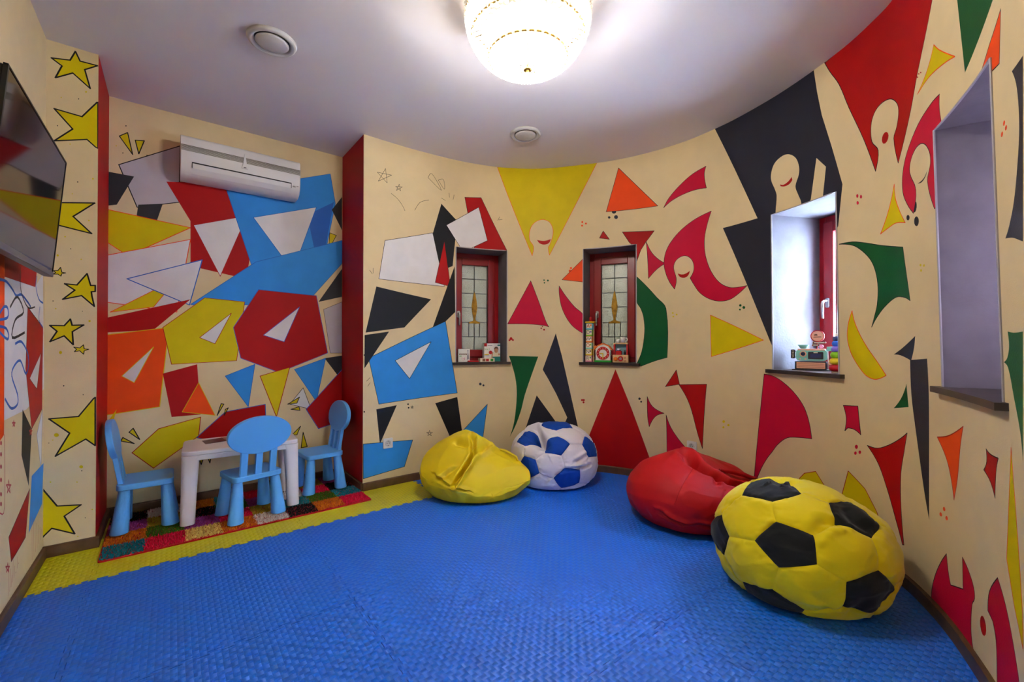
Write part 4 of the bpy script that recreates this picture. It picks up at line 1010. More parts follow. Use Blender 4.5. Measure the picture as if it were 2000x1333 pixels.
_ph = (1+5**.5)/2
ICO = [Vector(v).normalized() for v in [(0,a,b*_ph) for a in (-1,1) for b in (-1,1)]+[(a,b*_ph,0) for a in (-1,1) for b in (-1,1)]+[(b*_ph,0,a) for a in (-1,1) for b in (-1,1)]]
def panels():
    out = []
    def ring(c, pts):
        u = c.orthogonal().normalized(); w = c.cross(u)
        return sorted(pts, key=lambda p: math.atan2(p.dot(w), p.dot(u)))
    nb = lambda i: [j for j in range(12) if j != i and ICO[i].dot(ICO[j]) > .3]
    for i in range(12): out.append((True, ICO[i], ring(ICO[i], [(ICO[i]*2+ICO[j])/3 for j in nb(i)])))
    for i in range(12):
        for j in nb(i):
            for k in nb(i):
                if i < j < k and ICO[j].dot(ICO[k]) > .3:
                    c = (ICO[i]+ICO[j]+ICO[k]).normalized(); P = []
                    for a, b in ((i,j),(j,i),(j,k),(k,j),(k,i),(i,k)): P.append((ICO[a]*2+ICO[b])/3)
                    out.append((False, c, ring(c, P)))
    return out
def football_bag(label, bag, rot, targets, m_hex, m_pent, seam=.006):
    t = bag_root('football_bean_bag', label, 'bean bag', bag)
    Rm = Matrix(rot); V = [Rm @ v for v in ICO]; warp = []
    for q in targets:
        q = Vector(q).normalized(); k = max(range(12), key=lambda i: V[i].dot(q)); warp.append((V[k], q-V[k]))
    def W(n):
        n = Rm @ n; d = Vector((0,0,0))
        for v, q in warp: d += q*math.exp(-((n-v).length/.55)**2)
        return (n+d).normalized()
    hexes = bmesh.new(); N = 20
    for pent, c, ring in panels():
        bm = bmesh.new() if pent else hexes; pool = {}           # one vertex pool per panel: every seam keeps its crease
        for a, b in zip(ring, ring[1:]+ring[:1]):
            g = {}
            for i in range(N+1):
                for j in range(N+1-i):
                    q = (c*(N-i-j)+a*i+b*j)/N; key = (round(q.x,5), round(q.y,5), round(q.z,5))
                    if key not in pool:
                        e = (N-i-j)/N                              # 0 on the seam, 1 in the panel's middle
                        n = W(q.normalized()); dip = -seam*math.exp(-(e/.045)**2)+.005*(1-(1-e)**3)
                        if e < .6: dip += (.008*noise.noise(n*8+bag.seed)+.006*noise.noise(n*17+bag.seed))*min(1,e/.08)*math.exp(-(e/.25)**2)
                        pool[key] = bm.verts.new(bag(n, dip))
                    g[i,j] = pool[key]
            for i in range(N):
                for j in range(N-i):
                    bm.faces.new((g[i,j],g[i+1,j],g[i,j+1]))
                    if i+j < N-1: bm.faces.new((g[i+1,j],g[i+1,j+1],g[i,j+1]))
        if pent:
            bmesh.ops.recalc_face_normals(bm, faces=bm.faces[:])
            cn = sum((v.co for v in bm.verts), Vector())/len(bm.verts)-Vector((0,0,.2))
            if sum(f.normal.dot(cn) for f in bm.faces) < 0: bmesh.ops.reverse_faces(bm, faces=bm.faces[:])
            link('pentagon_panel', bm, m_pent, t, smooth=True)
    for f in hexes.faces: f.normal_update()
    cb = Vector((0,0,bag.h*.42))
    flip = [f for f in hexes.faces if f.normal.dot(f.calc_center_median()-cb) < 0]
    if len(flip) > len(hexes.faces)/2: bmesh.ops.reverse_faces(hexes, faces=hexes.faces[:])
    link('hexagon_cover', hexes, m_hex, t, smooth=True)
    return t
wb_ = Bag(2.552,2.660,.369,.86,.497, 11.0, creases=[
    ([(-.50,-.43,.75),(-.33,-.63,.70),(-.25,-.84,.48)], .085,.13,.014),
    ([(-.59,.01,.81),(-.33,-.03,.94),(-.31,-.42,.85),(-.26,-.72,.64)], .034,.06,.018),
    ([(.37,-.92,.13),(.66,-.70,.27)], .018,.05,.012), ([(.16,-.99,-.04),(.53,-.85,-.04),(.73,-.68,-.01)], .018,.05,.012)],
    bumps=[((-.40,-.45,.80),-.07,.35)], wrinkle=.006, puck=2.4, walls=[((-.914,-.405,0),.338)])
football_bag("white and blue football bean bag between the yellow one and the curved wall", wb_,
    [[-0.5239,-0.7218,0.4522],[-0.4563,0.6861,0.5666],[-0.7192,0.0906,-0.6888]],
    [(-.031,-.793,.609),(.761,-.452,.466),(.211,-.931,-.297),(-.629,-.777,-.013),(-.525,-.414,.743),(.014,-.05,.999)], M['cloth_white'], M['cloth_blue'])
kb_ = Bag(2.41,.78,.39,.92,.493, 17.0, creases=[
    ([(.0,-.68,.73),(-.14,-.67,.73),(-.30,-.74,.60)], .018,.06,.010), ([(-.06,.2,.98),(-.16,.04,.99),(-.07,.05,1.0)], .025,.07,.015),
    ([(.17,-.42,.89),(.17,-.65,.74),(.3,-.7,.6)], .022,.09,.008)],
    bumps=[((.5,-.2,.85),-.03,.4)], wrinkle=.010, puck=2.2)
football_bag("big yellow and black football bean bag nearest the camera by the curved wall", kb_,
    [[-0.7854,0.2217,0.5779],[0.4735,0.8165,0.3303],[-0.3986,0.5331,-0.7463]],
    [(-.581,-.718,.383),(-.306,-.044,.951),(.228,-.53,.817),(-.985,.156,.078),(.129,-.979,-.156)], M['cloth_yellow'], M['cloth_black'])

# ---------------------------------------------------------------- chandelier
CHX, CHY = 1.35, 1.59
ch = thing('crystal_chandelier', "round crystal bead chandelier glowing white under the ceiling", 'chandelier', (CHX,CHY,CZ))
M['brass'] = mat('brass',(176,140,70),.3,.5,metal=1); M['bulb'] = mat('lit_bulb',(255,249,240),.5,emit=BULB_STRENGTH)
bm = bmesh.new(); lathe(bm, [(.0,.0),(.09,.0),(.09,-.02),(.03,-.03),(.03,-.16),(.215,-.172),(.215,-.178),(.02,-.172),(.0,-.035)], 40, cap=False); link('plate_and_shading_pan', bm, M['white_plastic'], ch, smooth=True)  # plate at the ceiling; lower pan added to shade the ceiling from the bulbs
bm = bmesh.new()
for r, z in ((.298,-.085),(.272,-.19),(.19,-.285)):
    tube(bm, [(r*cos(2*pi*i/48), r*sin(2*pi*i/48), z) for i in range(49)], .006, 6)
for k in range(4):
    a = k*pi/2+.4; tube(bm, [(.12*cos(a),.12*sin(a),-.02),(.297*cos(a),.297*sin(a),-.085)], .005, 6)
tube(bm, [(0,0,-.03),(0,0,-.345)], .006, 8)
link('brass_frame', bm, M['brass'], ch, smooth=True)
bm = bmesh.new(); rr = random.Random(5)
def bead(x, y, z, r, h=1.0):
    vs = [bm.verts.new((x,y,z+r*h)), bm.verts.new((x,y,z-r*h))]+[bm.verts.new((x+r*cos(a),y+r*sin(a),z)) for a in [i*2*pi/5+rr.random() for i in range(1)][:1]*0]
    ring = [bm.verts.new((x+r*cos(i*2*pi/6),y+r*sin(i*2*pi/6),z)) for i in range(6)]
    for i in range(6):
        bm.faces.new((vs[0],ring[i],ring[(i+1)%6])); bm.faces.new((vs[1],ring[(i+1)%6],ring[i]))
NS = 72
for k in range(NS):
    a = 2*pi*k/NS
    for j in range(19):
        q = (j+.5*(k%2))/19; th = q*pi/2; r = .30*cos(th)**.9; z = -.085-.255*sin(th)
        if r*2*pi/NS < .004 and k % 3: continue
        bead(r*cos(a), r*sin(a), z, min(.0105,.004+r*.03))
    for j in range(3): bead(.302*cos(a), .302*sin(a), -.082+.016*j, .0085)
bs = link('crystal_beads', bm, M['crystal'], ch); bs['kind'] = 'stuff'
for k in range(5):
    a = 2*pi*k/5+.3; bm = bmesh.new(); lathe(bm, [(.0,.022),(.016,.014),(.022,0),(.016,-.016),(.0,-.024)], 10, (.15*cos(a),.15*sin(a),-.225), cap=False); link('bulb', bm, M['bulb'], ch, smooth=True)
bm = bmesh.new(); lathe(bm, [(.0,-.336),(.022,-.338),(.020,-.346),(.008,-.352),(.0,-.353)], 16, cap=False); link('finial', bm, M['brass'], ch, smooth=True)
bm = bmesh.new(); lathe(bm, [(.0,-.352),(.012,-.358),(.016,-.368),(.012,-.380),(.0,-.386)], 14, cap=False); link('crystal_ball', bm, M['crystal'], ch, smooth=True)

# ---------------------------------------------------------------- ceiling vents, sockets
def vent(x, y, label):
    t = thing('ceiling_vent', label, 'air vent', (x,y,CZ), 0, 'round white ceiling vents')
    bm = bmesh.new(); lathe(bm, [(.084,0),(.120,0),(.124,-.004),(.118,-.016),(.106,-.022),(.094,-.016),(.086,-.002)], 48, cap=False); link('outer_ring', bm, M['vent_white'], t, smooth=True)
    bm = bmesh.new(); lathe(bm, [(.0,-.0005),(.096,-.0005),(.096,-.002),(.0,-.002)], 40, cap=False); link('dark_throat', bm, M['black_plastic'], t)
    bm = bmesh.new(); lathe(bm, [(.0,-.027),(.03,-.028),(.070,-.024),(.083,-.018),(.083,-.013),(.07,-.010),(.0,-.010)], 48, cap=False); link('centre_disc', bm, M['vent_white'], t, smooth=True)
    bm = bmesh.new(); lathe(bm, [(.0,-.003),(.012,-.003),(.012,-.012),(.0,-.012)], 12, cap=False); link('stem', bm, M['vent_white'], t)
vent(.426,2.68,"round white ceiling vent above the niche, left of the chandelier"); vent(2.20,2.617,"round white ceiling vent beyond the chandelier, above the yellow painted triangle")
def socket(s, z, label):
    a = Vector(wpt(s,z,-.002)); o = Vector(wpt(s,z,-1.0)); nn = Vector((o.x-a.x,o.y-a.y,0)).normalized()
    t = thing('wall_socket', label, 'power socket', a, math.atan2(nn.y,nn.x)+pi/2, 'white wall sockets')   # local -y faces the room
    bm = bmesh.new(); prism(bm, rrect(-.041,.041,-.041,.041,.006), -.009, .0015, plane='XZ'); link('cover_plate', bm, M['white_plastic'], t, bevel=.002)
    bm = bmesh.new(); lathe(bm, [(.026,-.0095),(.024,-.0125),(.021,-.0125),(.0195,-.0092),(.0,-.0092)], 28, axis='Y', cap=False); link('socket_well', bm, M['vent_white'], t, smooth=True)
    bm = bmesh.new()
    for x in (-.0095,.0095): lathe(bm, [(.0,-.0094),(.003,-.0094),(.003,-.010),(.0,-.010)], 10, (x,0,0), axis='Y', cap=False)
    box(bm,-.003,.003,-.0105,-.0092,.016,.020); box(bm,-.003,.003,-.0105,-.0092,-.020,-.016)
    link('contacts', bm, M['black_plastic'], t)
socket(.207,.352,"white wall socket low on the wall right of the niche, above the yellow mat"); socket(3.018,.344,"white wall socket just above the red bean bag")

# ---------------------------------------------------------------- air conditioner (screen of its casing is one profile along the wall)
ac = thing('air_conditioner', "white wall mounted split air conditioner high on the niche's back wall", 'air conditioner', (.424,YB,2.36))
AW = .385; AH = .283; AD = .19
prof = [(0,.0),(-.10,.0),(-.150,.022),(-.178,.058),(-.188,.11),(-.190,.17),(-.184,.262),(-.176,AH-.006),(-.165,AH),(0,AH)]
bm = bmesh.new(); prism(bm, prof, -AW, AW, plane='YZ'); link('casing', bm, M['white_plastic'], ac, bevel=.006, seg=3)
bm = bmesh.new()
for k in range(6): z = .172+k*.0072; box(bm,-AW+.004,AW-.004,-.1925,-.186,z,z+.0038)
link('intake_slats', bm, mat('vent_slats',(132,126,112),.6), ac)
def afront(z):
    for (y0,z0),(y1,z1) in zip(prof[1:], prof[2:]):
        if z0 <= z <= z1: return y0+(y1-y0)*(z-z0)/(z1-z0)
    return -.19
bm = bmesh.new(); x0, x1 = -.315, .315
P = [(afront(z)-.004, z) for z in (.024,.04,.058,.075,.090)]
vs = [[bm.verts.new((x,y,z)) for y,z in P]+[bm.verts.new((x,y+.006,z)) for y,z in P[::-1]] for x in (x0,x1)]
n = len(vs[0])
for i in range(n): bm.faces.new((vs[0][i],vs[1][i],vs[1][(i+1)%n],vs[0][(i+1)%n]))
bm.faces.new(vs[0]); bm.faces.new(vs[1][::-1]); bmesh.ops.recalc_face_normals(bm, faces=bm.faces[:]); link('louvre_flap', bm, M['white_plastic'], ac)
bm = bmesh.new(); box(bm,-.318,.318,-.190,-.180,.092,.099); box(bm,-.3195,-.3165,-.189,-.165,.060,.098); box(bm,.3165,.3195,-.189,-.165,.060,.098); link('outlet_gap', bm, M['black_plastic'], ac)
bm = bmesh.new(); prism(bm, [(-.003,.240),(.003,.240),(.012,.165),(.022,.130),(-.022,.130),(-.012,.165)], -.196, -.186, plane='XZ'); link('front_emblem', bm, M['white_plastic'], ac, bevel=.002)
bm = bmesh.new(); prism(bm, ellipse(0,.137,.010,.0035,16), -.1968, -.1955, plane='XZ'); link('badge', bm, M['grey_plastic'], ac)
bm = bmesh.new(); box(bm,.328,.350,afront(.075)-.0012,afront(.075)+.006,.070,.084); box(bm,.356,.372,afront(.080)-.0012,afront(.080)+.006,.078,.084); link('indicator_panel', bm, mat('indicator_grey',(150,146,140),.5), ac)

# ---------------------------------------------------------------- television on the left wall
tv = thing('television', "black flat screen television tilted out from the left wall", 'television', (XL,2.438,1.76))
TL, T2 = .462, .268
tilt = Matrix.Translation((.133,0,.003)) @ Matrix.Rotation(radians(4.6),4,'Y')
def tvpart(name, bm, m, **kw): o = link(name, bm, m, tv, **kw); o.matrix_local = tilt; return o
tvpart('back_shell', B((-.040,-.008,-TL+.002,TL-.002,-T2+.002,T2-.002),(-.075,-.038,-TL*.6,TL*.6,-T2*.75,T2*.5)), M['black_plastic'], bevel=.006)
b_ = .011
bm = bmesh.new(); box(bm,-.010,.001,-TL,-TL+b_,-T2,T2); box(bm,-.010,.001,TL-b_*.4,TL,-T2,T2); box(bm,-.010,.001,-TL,TL,T2-b_*.5,T2); tvpart('bezel', bm, M['black_plastic'])
tvpart('lower_trim', B((-.030,.003,-TL,TL,-T2-.012,-T2+.012)), M['grey_plastic'], bevel=.003)
tvpart('screen', B((-.009,-.001,-TL+b_*.8,TL-b_*.4,-T2+.011,T2-b_*.4)), M['screen'])
bm = bmesh.new(); box(bm,.002,.020,-.20,.20,-.12,.12); box(bm,.020,.075,-.05,.05,-.05,.05); link('wall_mount', bm, M['black_plastic'], tv)

# ---------------------------------------------------------------- unseen wall added outside the two small windows to dim their daylight
bm = bmesh.new(); c = Vector(wpt(1.65,1.4,.85)); tdir = Vector(wpt(2.3,1.4))-Vector(wpt(1.0,1.4)); tdir.z = 0; tdir.normalize(); nd = Vector((-tdir.y,tdir.x,0))
box(bm,-2.2,2.2,0,.25,-.5,3.4, Matrix(((tdir.x,nd.x,0,c.x),(tdir.y,nd.y,0,c.y),(0,0,1,0),(0,0,0,1)))); struct('sky_blocking_wall', bm, M['plaster'])

# ---------------------------------------------------------------- things on the window sills
SZ = 1.004
def on_sill(i, name, label, cat, x, y, rz=0, group=None, z=SZ):
    t = bpy.data.objects.new(name, None); COL.objects.link(t); t.empty_display_size = .03
    t.matrix_world = FR[i].m @ Matrix.Translation((x,y,z)) @ Matrix.Rotation(rz,4,'Z'); t['label'] = label; t['category'] = cat
    if group: t['group'] = group
    return t
def patch(name, m, parent, x0,x1,z0,z1,y,t=.0008):
    return link(name, B((x0,x1,y-t,y,z0,z1)), M[m], parent)
def up(x, y, z): return Matrix.Translation((x,y,z)) @ Matrix.Rotation(pi/2,4,'X')
# window 1
t = on_sill(0,'gift_box',"small white printed box at the left of the first small window's sill",'box',-.150,.095,radians(-8))
link('carton', B((-.054,.054,-.03,.05,0,.120)), M['t_white'], t, bevel=.001)
bm = bmesh.new()
for k in range(7): box(bm,-.044+k*.0105,-.044+k*.0105+.008,-.0308,-.0300,.066+(k%2)*.002,.078)
link('title_print', bm, M['t_brown'], t)
patch('green_print','t_green',t,-.044,-.022,.052,.058,-.0300)
bm = bmesh.new(); prism(bm, [(.030,.112),(.042,.112),(.040,.09),(.046,.05),(.050,.03),(.026,.02),(.028,.05),(.034,.09)], -.0309, -.0300, plane='XZ'); link('bottle_print', bm, M['t_grey'], t)
bm = bmesh.new(); box(bm,-.020,-.016,-.0308,-.03,.02,.042); box(bm,-.008,-.003,-.0308,-.03,.024,.036); box(bm,.004,.009,-.0308,-.03,.016,.042); box(bm,-.012,-.006,-.0308,-.03,.008,.014); link('pink_print', bm, M['t_pink'], t)
t = on_sill(0,'toy_box',"larger white and teal toy box with a child's picture, right in the first small window",'box',.136,.135,radians(4))
link('carton', B((-.083,.083,-.02,.03,0,.173)), M['t_white'], t, bevel=.001)
link('teal_side', B((.0832,.0845,-.02,.03,0,.173)), M['t_teal'], t); patch('teal_band','t_teal',t,-.005,.083,.0,.045,-.020)
patch('red_logo_patch','t_red',t,-.083,-.055,.145,.173,-.020); patch('teal_tab','t_teal',t,.054,.083,.148,.162,-.020); patch('yellow_print','t_yellow',t,-.080,-.035,.060,.070,-.020); patch('blue_print','t_blue',t,-.080,-.03,.052,.056,-.020)
text_mesh('lettering','5 in 1',.024,M['t_green'],t,up(-.052,-.0208,.118)); patch('grey_print','t_grey',t,-.048,.0,.150,.155,-.020)
bm = bmesh.new(); prism(bm, [(.005,.045),(.075,.045),(.070,.075),(.055,.088),(.030,.088),(.012,.075)], -.0212, -.0205, plane='XZ'); link('shirt_print', bm, M['t_cream'], t)
bm = bmesh.new(); prism(bm, ellipse(.040,.108,.020,.026), -.0216, -.0208, plane='XZ'); prism(bm, [(-.012,.020),(.0,.02),(.006,.07),(.012,.088),(.004,.09),(-.006,.07)], -.0216, -.0208, plane='XZ'); prism(bm, [(.060,.06),(.075,.058),(.082,.07),(.066,.082)], -.0216, -.0208, plane='XZ'); link('face_print', bm, M['t_skin'], t)
bm = bmesh.new(); prism(bm, [(.018,.112),(.022,.132),(.036,.142),(.054,.138),(.063,.122),(.060,.104),(.055,.122),(.036,.126),(.026,.120)], -.0222, -.0212, plane='XZ'); link('hair_print', bm, M['t_brown'], t)
bm = bmesh.new(); prism(bm, ellipse(-.018,.086,.018,.018,14), -.0212, -.0204, plane='XZ'); link('toy_print', bm, M['t_red'], t)
t = on_sill(0,'flat_carton',"flat low carton with fruit print lying before the teal toy box",'box',.060,.055,radians(3))
link('carton', B((-.072,.072,-.03,.03,0,.034)), M['t_cream'], t, bevel=.001)
for k,(c,x) in enumerate((('t_brown',-.035),('t_red',.0),('t_green',.045))): patch('fruit_print',c,t,x-.014,x+.014,.006,.028,-.030)
t = on_sill(0,'red_pouch',"flat red pouch lying on the sill between the two boxes",'pouch',-.072,.045)
bm = bmesh.new(); prism(bm, rrect(-.052,.052,-.025,.025,.012), 0, .012); link('pouch_body', bm, M['t_red'], t, bevel=.004)
# window 2
t = on_sill(1,'alphabet_tower',"tall toy tower of letter cubes, left on the second small window's sill",'toy tower',-.197,.075)
link('rear_post', B((-.030,.036,.03,.044,0,.372)), M['t_wood'], t, bevel=.002)
for k,(ch_,c,tc) in enumerate(zip('RNOWDA',('t_pink','t_yellow','t_mint','t_orange','t_lime','t_cyan'),('t_navy','t_navy','t_red','t_navy','t_navy','t_red'))):
    z = k*.0605+.002
    cb = link('letter_cube', B((-.033+.0012*k,.027+.0012*k,-.030,.028,z,z+.058)), M[c], t, bevel=.002)
    patch('letter_face','t_cream',cb,-.029+.0012*k,.023+.0012*k,z+.013,z+.055,-.030)
    text_mesh('letter',ch_,.046,M[tc],cb,up(-.011+.0012*k,-.0312,z+.034))
    patch('small_picture',('t_green','t_brown','t_lime','t_grey','t_purple','t_orange')[k],cb,.008+.0012*k,.020+.0012*k,z+.032,z+.048,-.0306,.0008)
bm = bmesh.new(); prism(bm, rrect(-.036,.052,-.036,.05,.008), .366, .381); link('yellow_cap', bm, M['t_yellow'], t, bevel=.003)
bm = bmesh.new(); lathe(bm, [(.013,.380),(.014,.40),(.013,.415),(.008,.424),(.0,.426)], 18, (.008,.005,0)); link('red_knob', bm, M['t_red'], t, smooth=True)
t = on_sill(1,'clock_toy',"white house-shaped toy clock with red dial and green base on the sill",'toy clock',-.066,.070)
bm = bmesh.new(); prism(bm, [(-.070,.016),(.070,.016),(.070,.120),(.045,.150),(.0,.166),(-.045,.150),(-.070,.120)], -.018, .018, plane='XZ'); link('house_body', bm, M['t_white'], t, bevel=.002)
link('green_base', B((-.078,.078,-.026,.026,0,.018)), M['t_green'], t, bevel=.003)
bm = bmesh.new()
pts = [(-.082,.112),(-.05,.150),(.0,.170),(.05,.150),(.082,.112)]
for (x0,z0),(x1,z1) in zip(pts, pts[1:]):
    for k in range(4):
        q = (k+.5)/4; x, z = x0+(x1-x0)*q, z0+(z1-z0)*q; mt = Matrix.Translation((x,0,z)) @ Matrix.Rotation(-math.atan2(z1-z0,x1-x0),4,'Y'); box(bm,-.007,.007,-.023,.023,-.002,.007, mt)
link('orange_roof', bm, M['t_orange'], t, bevel=.001)
bm = bmesh.new(); lathe(bm, [(.036,-.0182),(.036,-.022),(.060,-.022),(.060,-.0182)], 40, (0,0,.083), 'Y', cap=False); link('red_dial', bm, M['t_red'], t)
bm = bmesh.new()
for k in range(12): a = k*pi/6; lathe(bm, [(.0,-.0228),(.0035,-.0228),(.0035,-.0215),(.0,-.0215)], 8, (.048*sin(a),0,.083+.048*cos(a)), 'Y', cap=False)
link('hour_marks', bm, M['t_cream'], t)
bm = bmesh.new(); box(bm,-.004,.004,-.024,-.0222,.036,.086); box(bm,-.032,.004,-.025,-.0235,.079,.087); link('yellow_hands', bm, M['t_yellow'], t)
link('orange_chimney', B((-.012,.012,-.012,.012,0,.022)), M['t_orange'], t).matrix_local = Matrix.Translation((-.070,0,.132)) @ Matrix.Rotation(radians(-38),4,'Y')
for s in (-1,1):
    bm = bmesh.new()
    for k in range(7): box(bm,s*.0705-.004,s*.0705+.004,-.019,.019,.028+k*.0125,.034+k*.0125)
    link('side_notches', bm, M['t_dark'], t)
t = on_sill(1,'coffee_maker_toy',"wooden toy coffee machine with orange and red knobs right of the toy clock",'toy',.092,.085)
link('wooden_base', B((-.070,.070,-.03,.035,0,.070)), M['t_wood'], t, bevel=.003)
link('teal_back', B((-.052,.062,.020,.030,.070,.172)), M['t_glass'], t); 
for x in (-.056,.058): link('red_side', B((x-.006,x+.006,-.022,.030,.070,.170)), M['t_red'], t, bevel=.001)
link('wooden_top', B((-.066,.066,-.026,.034,.168,.180)), M['t_wood'], t, bevel=.002)
bm = bmesh.new(); lathe(bm, [(.0,-.044),(.014,-.044),(.018,-.040),(.018,-.030)], 20, (-.042,0,.034), 'Y', cap=False); link('orange_knob', bm, M['t_orange'], t, smooth=True)
bm = bmesh.new(); lathe(bm, [(.013,-.030),(.013,-.038),(.023,-.038),(.023,-.030)], 24, (.003,0,.036), 'Y', cap=False); link('red_ring', bm, M['t_red'], t)
bm = bmesh.new(); lathe(bm, [(.0,-.034),(.013,-.034),(.013,-.030)], 20, (.003,0,.036), 'Y', cap=False); link('grey_dial', bm, M['t_grey'], t)
for z in (.048,.022):
    bm = bmesh.new(); lathe(bm, [(.0,-.038),(.008,-.037),(.009,-.030)], 14, (.041,0,z), 'Y', cap=False); link('small_knob', bm, M['t_peach'], t, smooth=True)
t = on_sill(1,'toy_jar',"dark red toy jar with white lid inside the toy coffee machine",'toy jar',.074,.080,z=SZ+.0705)
bm = bmesh.new(); prism(bm, rrect(-.026,.026,-.017,.017,.006), 0, .036); link('red_holder', bm, M['t_red'], t, bevel=.002)
bm = bmesh.new(); lathe(bm, [(.017,.036),(.017,.044)], 18); link('jar_body', bm, M['t_navy'], t); bm = bmesh.new(); lathe(bm, [(.016,.044),(.016,.056),(.012,.058)], 18); link('white_lid', bm, M['t_white'], t)
t = on_sill(1,'toy_bottle',"tiny dark bottle standing beside the jar in the toy coffee machine",'toy bottle',.128,.084,z=SZ+.0705)
bm = bmesh.new(); lathe(bm, [(.011,0),(.011,.022),(.004,.032),(.004,.042)], 14); link('glass_body', bm, M['t_dark'], t, smooth=True)
t = on_sill(1,'toy_cup',"small white toy cup on top of the toy coffee machine",'cup',.065,.085,z=SZ+.180)
bm = bmesh.new(); lathe(bm, [(.0,0),(.014,0),(.017,.034),(.015,.034),(.012,.004),(.0,.004)], 20, cap=False); link('cup_body', bm, M['t_white'], t, smooth=True)
t = on_sill(1,'toy_mug',"larger white toy mug with handle beside the small cup",'mug',.110,.082,z=SZ+.180)
bm = bmesh.new(); lathe(bm, [(.0,0),(.020,0),(.022,.055),(.019,.055),(.017,.004),(.0,.004)], 22, cap=False); link('mug_body', bm, M['t_white'], t, smooth=True)
bm = bmesh.new(); tube(bm, [(.020,0,.044),(.034,0,.046),(.042,0,.034),(.036,0,.018),(.020,0,.012)], .004, 8); link('handle', bm, M['t_white'], t, smooth=True)
# window 3
t = on_sill(2,'toy_snack_stand',"mint and peach toy snack stand with round sign on the deep window sill",'toy',-.100,.185,radians(35))
link('dark_tray', B((-.105,.160,-.045,.050,0,.006)), M['t_dark'], t, bevel=.002)
link('counter_box', B((-.090,.082,-.032,.035,.006,.058)), M['t_dark'], t, bevel=.003); patch('peach_front','t_peach',t,-.080,.076,.012,.052,-.032,.002)
bm = bmesh.new(); 
for z in (.022,.032,.042): box(bm,-.076,.072,-.0352,-.0340,z-.0008,z+.0008)
link('plank_lines', bm, M['t_brown'], t)
bm = bmesh.new(); prism(bm, rrect(-.086,.086,.062,.138,.024,8), -.030, .032, plane='XZ'); link('mint_body', bm, M['t_mint'], t, bevel=.004)
bm = bmesh.new(); prism(bm, rrect(-.074,.074,.130,.1415,.005), -.031, .033, plane='XZ'); link('peach_roof_edge', bm, M['t_peach'], t, bevel=.002)
bm = bmesh.new(); lathe(bm, [(.013,-.030),(.013,-.0345),(.019,-.0345),(.019,-.030)], 28, (-.044,0,.108), 'Y', cap=False); link('porthole_ring', bm, M['t_peach'], t)
bm = bmesh.new(); lathe(bm, [(.0,-.0315),(.013,-.0315),(.013,-.030)], 24, (-.044,0,.108), 'Y', cap=False); link('porthole_glass', bm, M['t_navy'], t)
bm = bmesh.new(); prism(bm, rrect(-.016,.066,.074,.122,.005), -.0345, -.0300, plane='XZ'); link('oven_window', bm, M['t_dark'], t); patch('oven_glass','t_navy',t,-.004,.054,.084,.110,-.0345); patch('window_tag','t_cream',t,.014,.036,.114,.120,-.0345)
for x in (-.062,-.030): patch('peach_button','t_peach',t,x-.005,x+.005,.070,.078,-.0300,.002)
bm = bmesh.new(); lathe(bm, [(.014,.142),(.020,.148),(.034,.168),(.031,.168),(.0,.150)], 24, (-.045,0,0), cap=False); link('mint_bowl', bm, M['t_mint'], t, smooth=True)
bm = bmesh.new(); box(bm,.026,.034,-.004,.004,.140,.205); link('sign_pole', bm, M['t_red'], t)
bm = bmesh.new(); lathe(bm, [(.0,-.005),(.036,-.005),(.036,.004),(.0,.004)], 36, (.032,0,.226), 'Y', cap=False); sg = link('round_sign', bm, M['t_peach'], t)
bm = bmesh.new(); lathe(bm, [(.033,-.0065),(.038,-.0065),(.038,.005),(.033,.005)], 36, (.032,0,.226), 'Y', cap=False); link('red_rim', bm, M['t_red'], sg)
bm = bmesh.new(); prism(bm, [(.012,.228),(.016,.238),(.028,.240),(.034,.232),(.030,.228)], -.0062, -.005, plane='XZ'); prism(bm, [(.010,.216),(.054,.218),(.052,.223),(.012,.222)], -.0062, -.005, plane='XZ'); link('sign_motif', bm, M['t_brown'], sg)
bm = bmesh.new(); prism(bm, rrect(.006,.078,.176,.188,.005), -.006, .004, plane='XZ'); prism(bm, rrect(.002,.046,.160,.172,.005), -.006, .004, plane='XZ'); ar = link('arrow_sign', bm, M['t_brown'], t); patch('arrow_lettering','t_cream',ar,.014,.070,.179,.185,-.006); patch('arrow_lettering','t_cream',ar,.010,.034,.163,.169,-.006)
bm = bmesh.new(); prism(bm, ellipse(.052,.158,.012,.011,16), -.007, .003, plane='XZ'); link('pink_badge', bm, M['t_pink'], t)
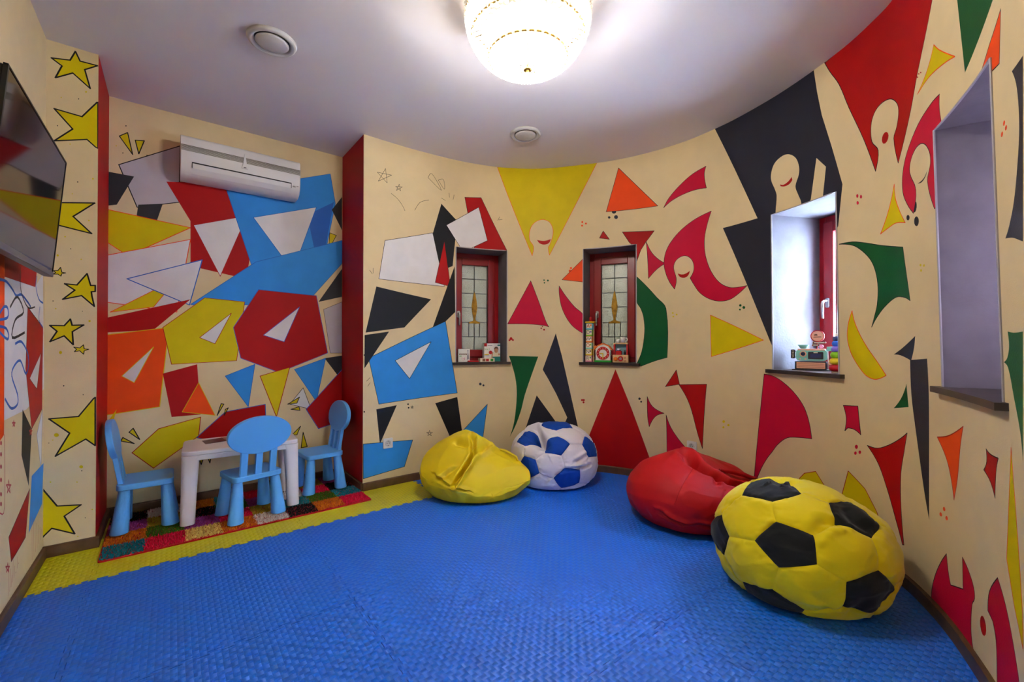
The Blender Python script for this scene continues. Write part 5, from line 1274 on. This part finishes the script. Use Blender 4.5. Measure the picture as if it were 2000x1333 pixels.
bm = bmesh.new(); prism(bm, rrect(-.116,-.092,.076,.136,.006), -.004, .004, plane='XZ'); box(bm,-.094,-.082,-.003,.003,.084,.088); box(bm,-.094,-.082,-.003,.003,.122,.126); sp = link('side_sign', bm, M['t_dark'], t)
for k, c_ in enumerate('SHOP'): text_mesh('sign_letter',c_,.016,M['t_cream'],sp,up(-.104,-.0046,.127-k*.0138))
bm = bmesh.new(); tube(bm, [(.094,-.026,.006),(.088,-.026,.130)], .0032, 8); link('awning_pole', bm, M['t_white'], t)
bm = bmesh.new(); 
for k in range(6):
    x0 = .082+k*.017; prism(bm, [(x0,.130),(x0+.0085,.126),(x0+.017,.130),(x0+.019,.156),(x0+.002,.156)], -.030-.0, .030, plane='XZ')
link('mint_awning', bm, M['t_mint'], t)
link('side_counter', B((.096,.150,-.026,.026,.020,.060)), M['t_dark'], t, bevel=.003)
bm = bmesh.new(); R_, r_ = .016, .010
g = [[bm.verts.new((.118+(R_+r_*cos(b))*cos(a), -.036+r_*sin(b)*.8, .050+(R_+r_*cos(b))*sin(a))) for b in [2*pi*j/10 for j in range(10)]] for a in [2*pi*i/22 for i in range(22)]]
for i in range(22):
    for j in range(10): bm.faces.new((g[i][j],g[(i+1)%22][j],g[(i+1)%22][(j+1)%10],g[i][(j+1)%10]))
bmesh.ops.recalc_face_normals(bm, faces=bm.faces[:]); link('doughnut_wheel', bm, M['t_peach'], t, smooth=True)
t = on_sill(2,'stacking_toy',"rainbow stacking ring toy at the right edge of the deep window sill",'stacking toy',.128,.115)
bm = bmesh.new(); lathe(bm, [(.026,0),(.024,.006),(.006,.010),(.006,.235),(.0,.238)], 18); link('peg', bm, M['t_cream'], t, smooth=True)
z = .006
for c, r, h in (('t_red',.040,.044),('t_yellow',.036,.042),('t_lime',.032,.040),('t_purple',.028,.037),('t_blue',.024,.034),('t_navy',.020,.030)):
    bm = bmesh.new(); lathe(bm, [(.006+(r-.006)*max(0,sin(pi*q/8))**.6, z+h*(.5-.5*cos(pi*q/8))) for q in range(9)], 24, cap=False); link('ring', bm, M[c], t, smooth=True); z += h*.94
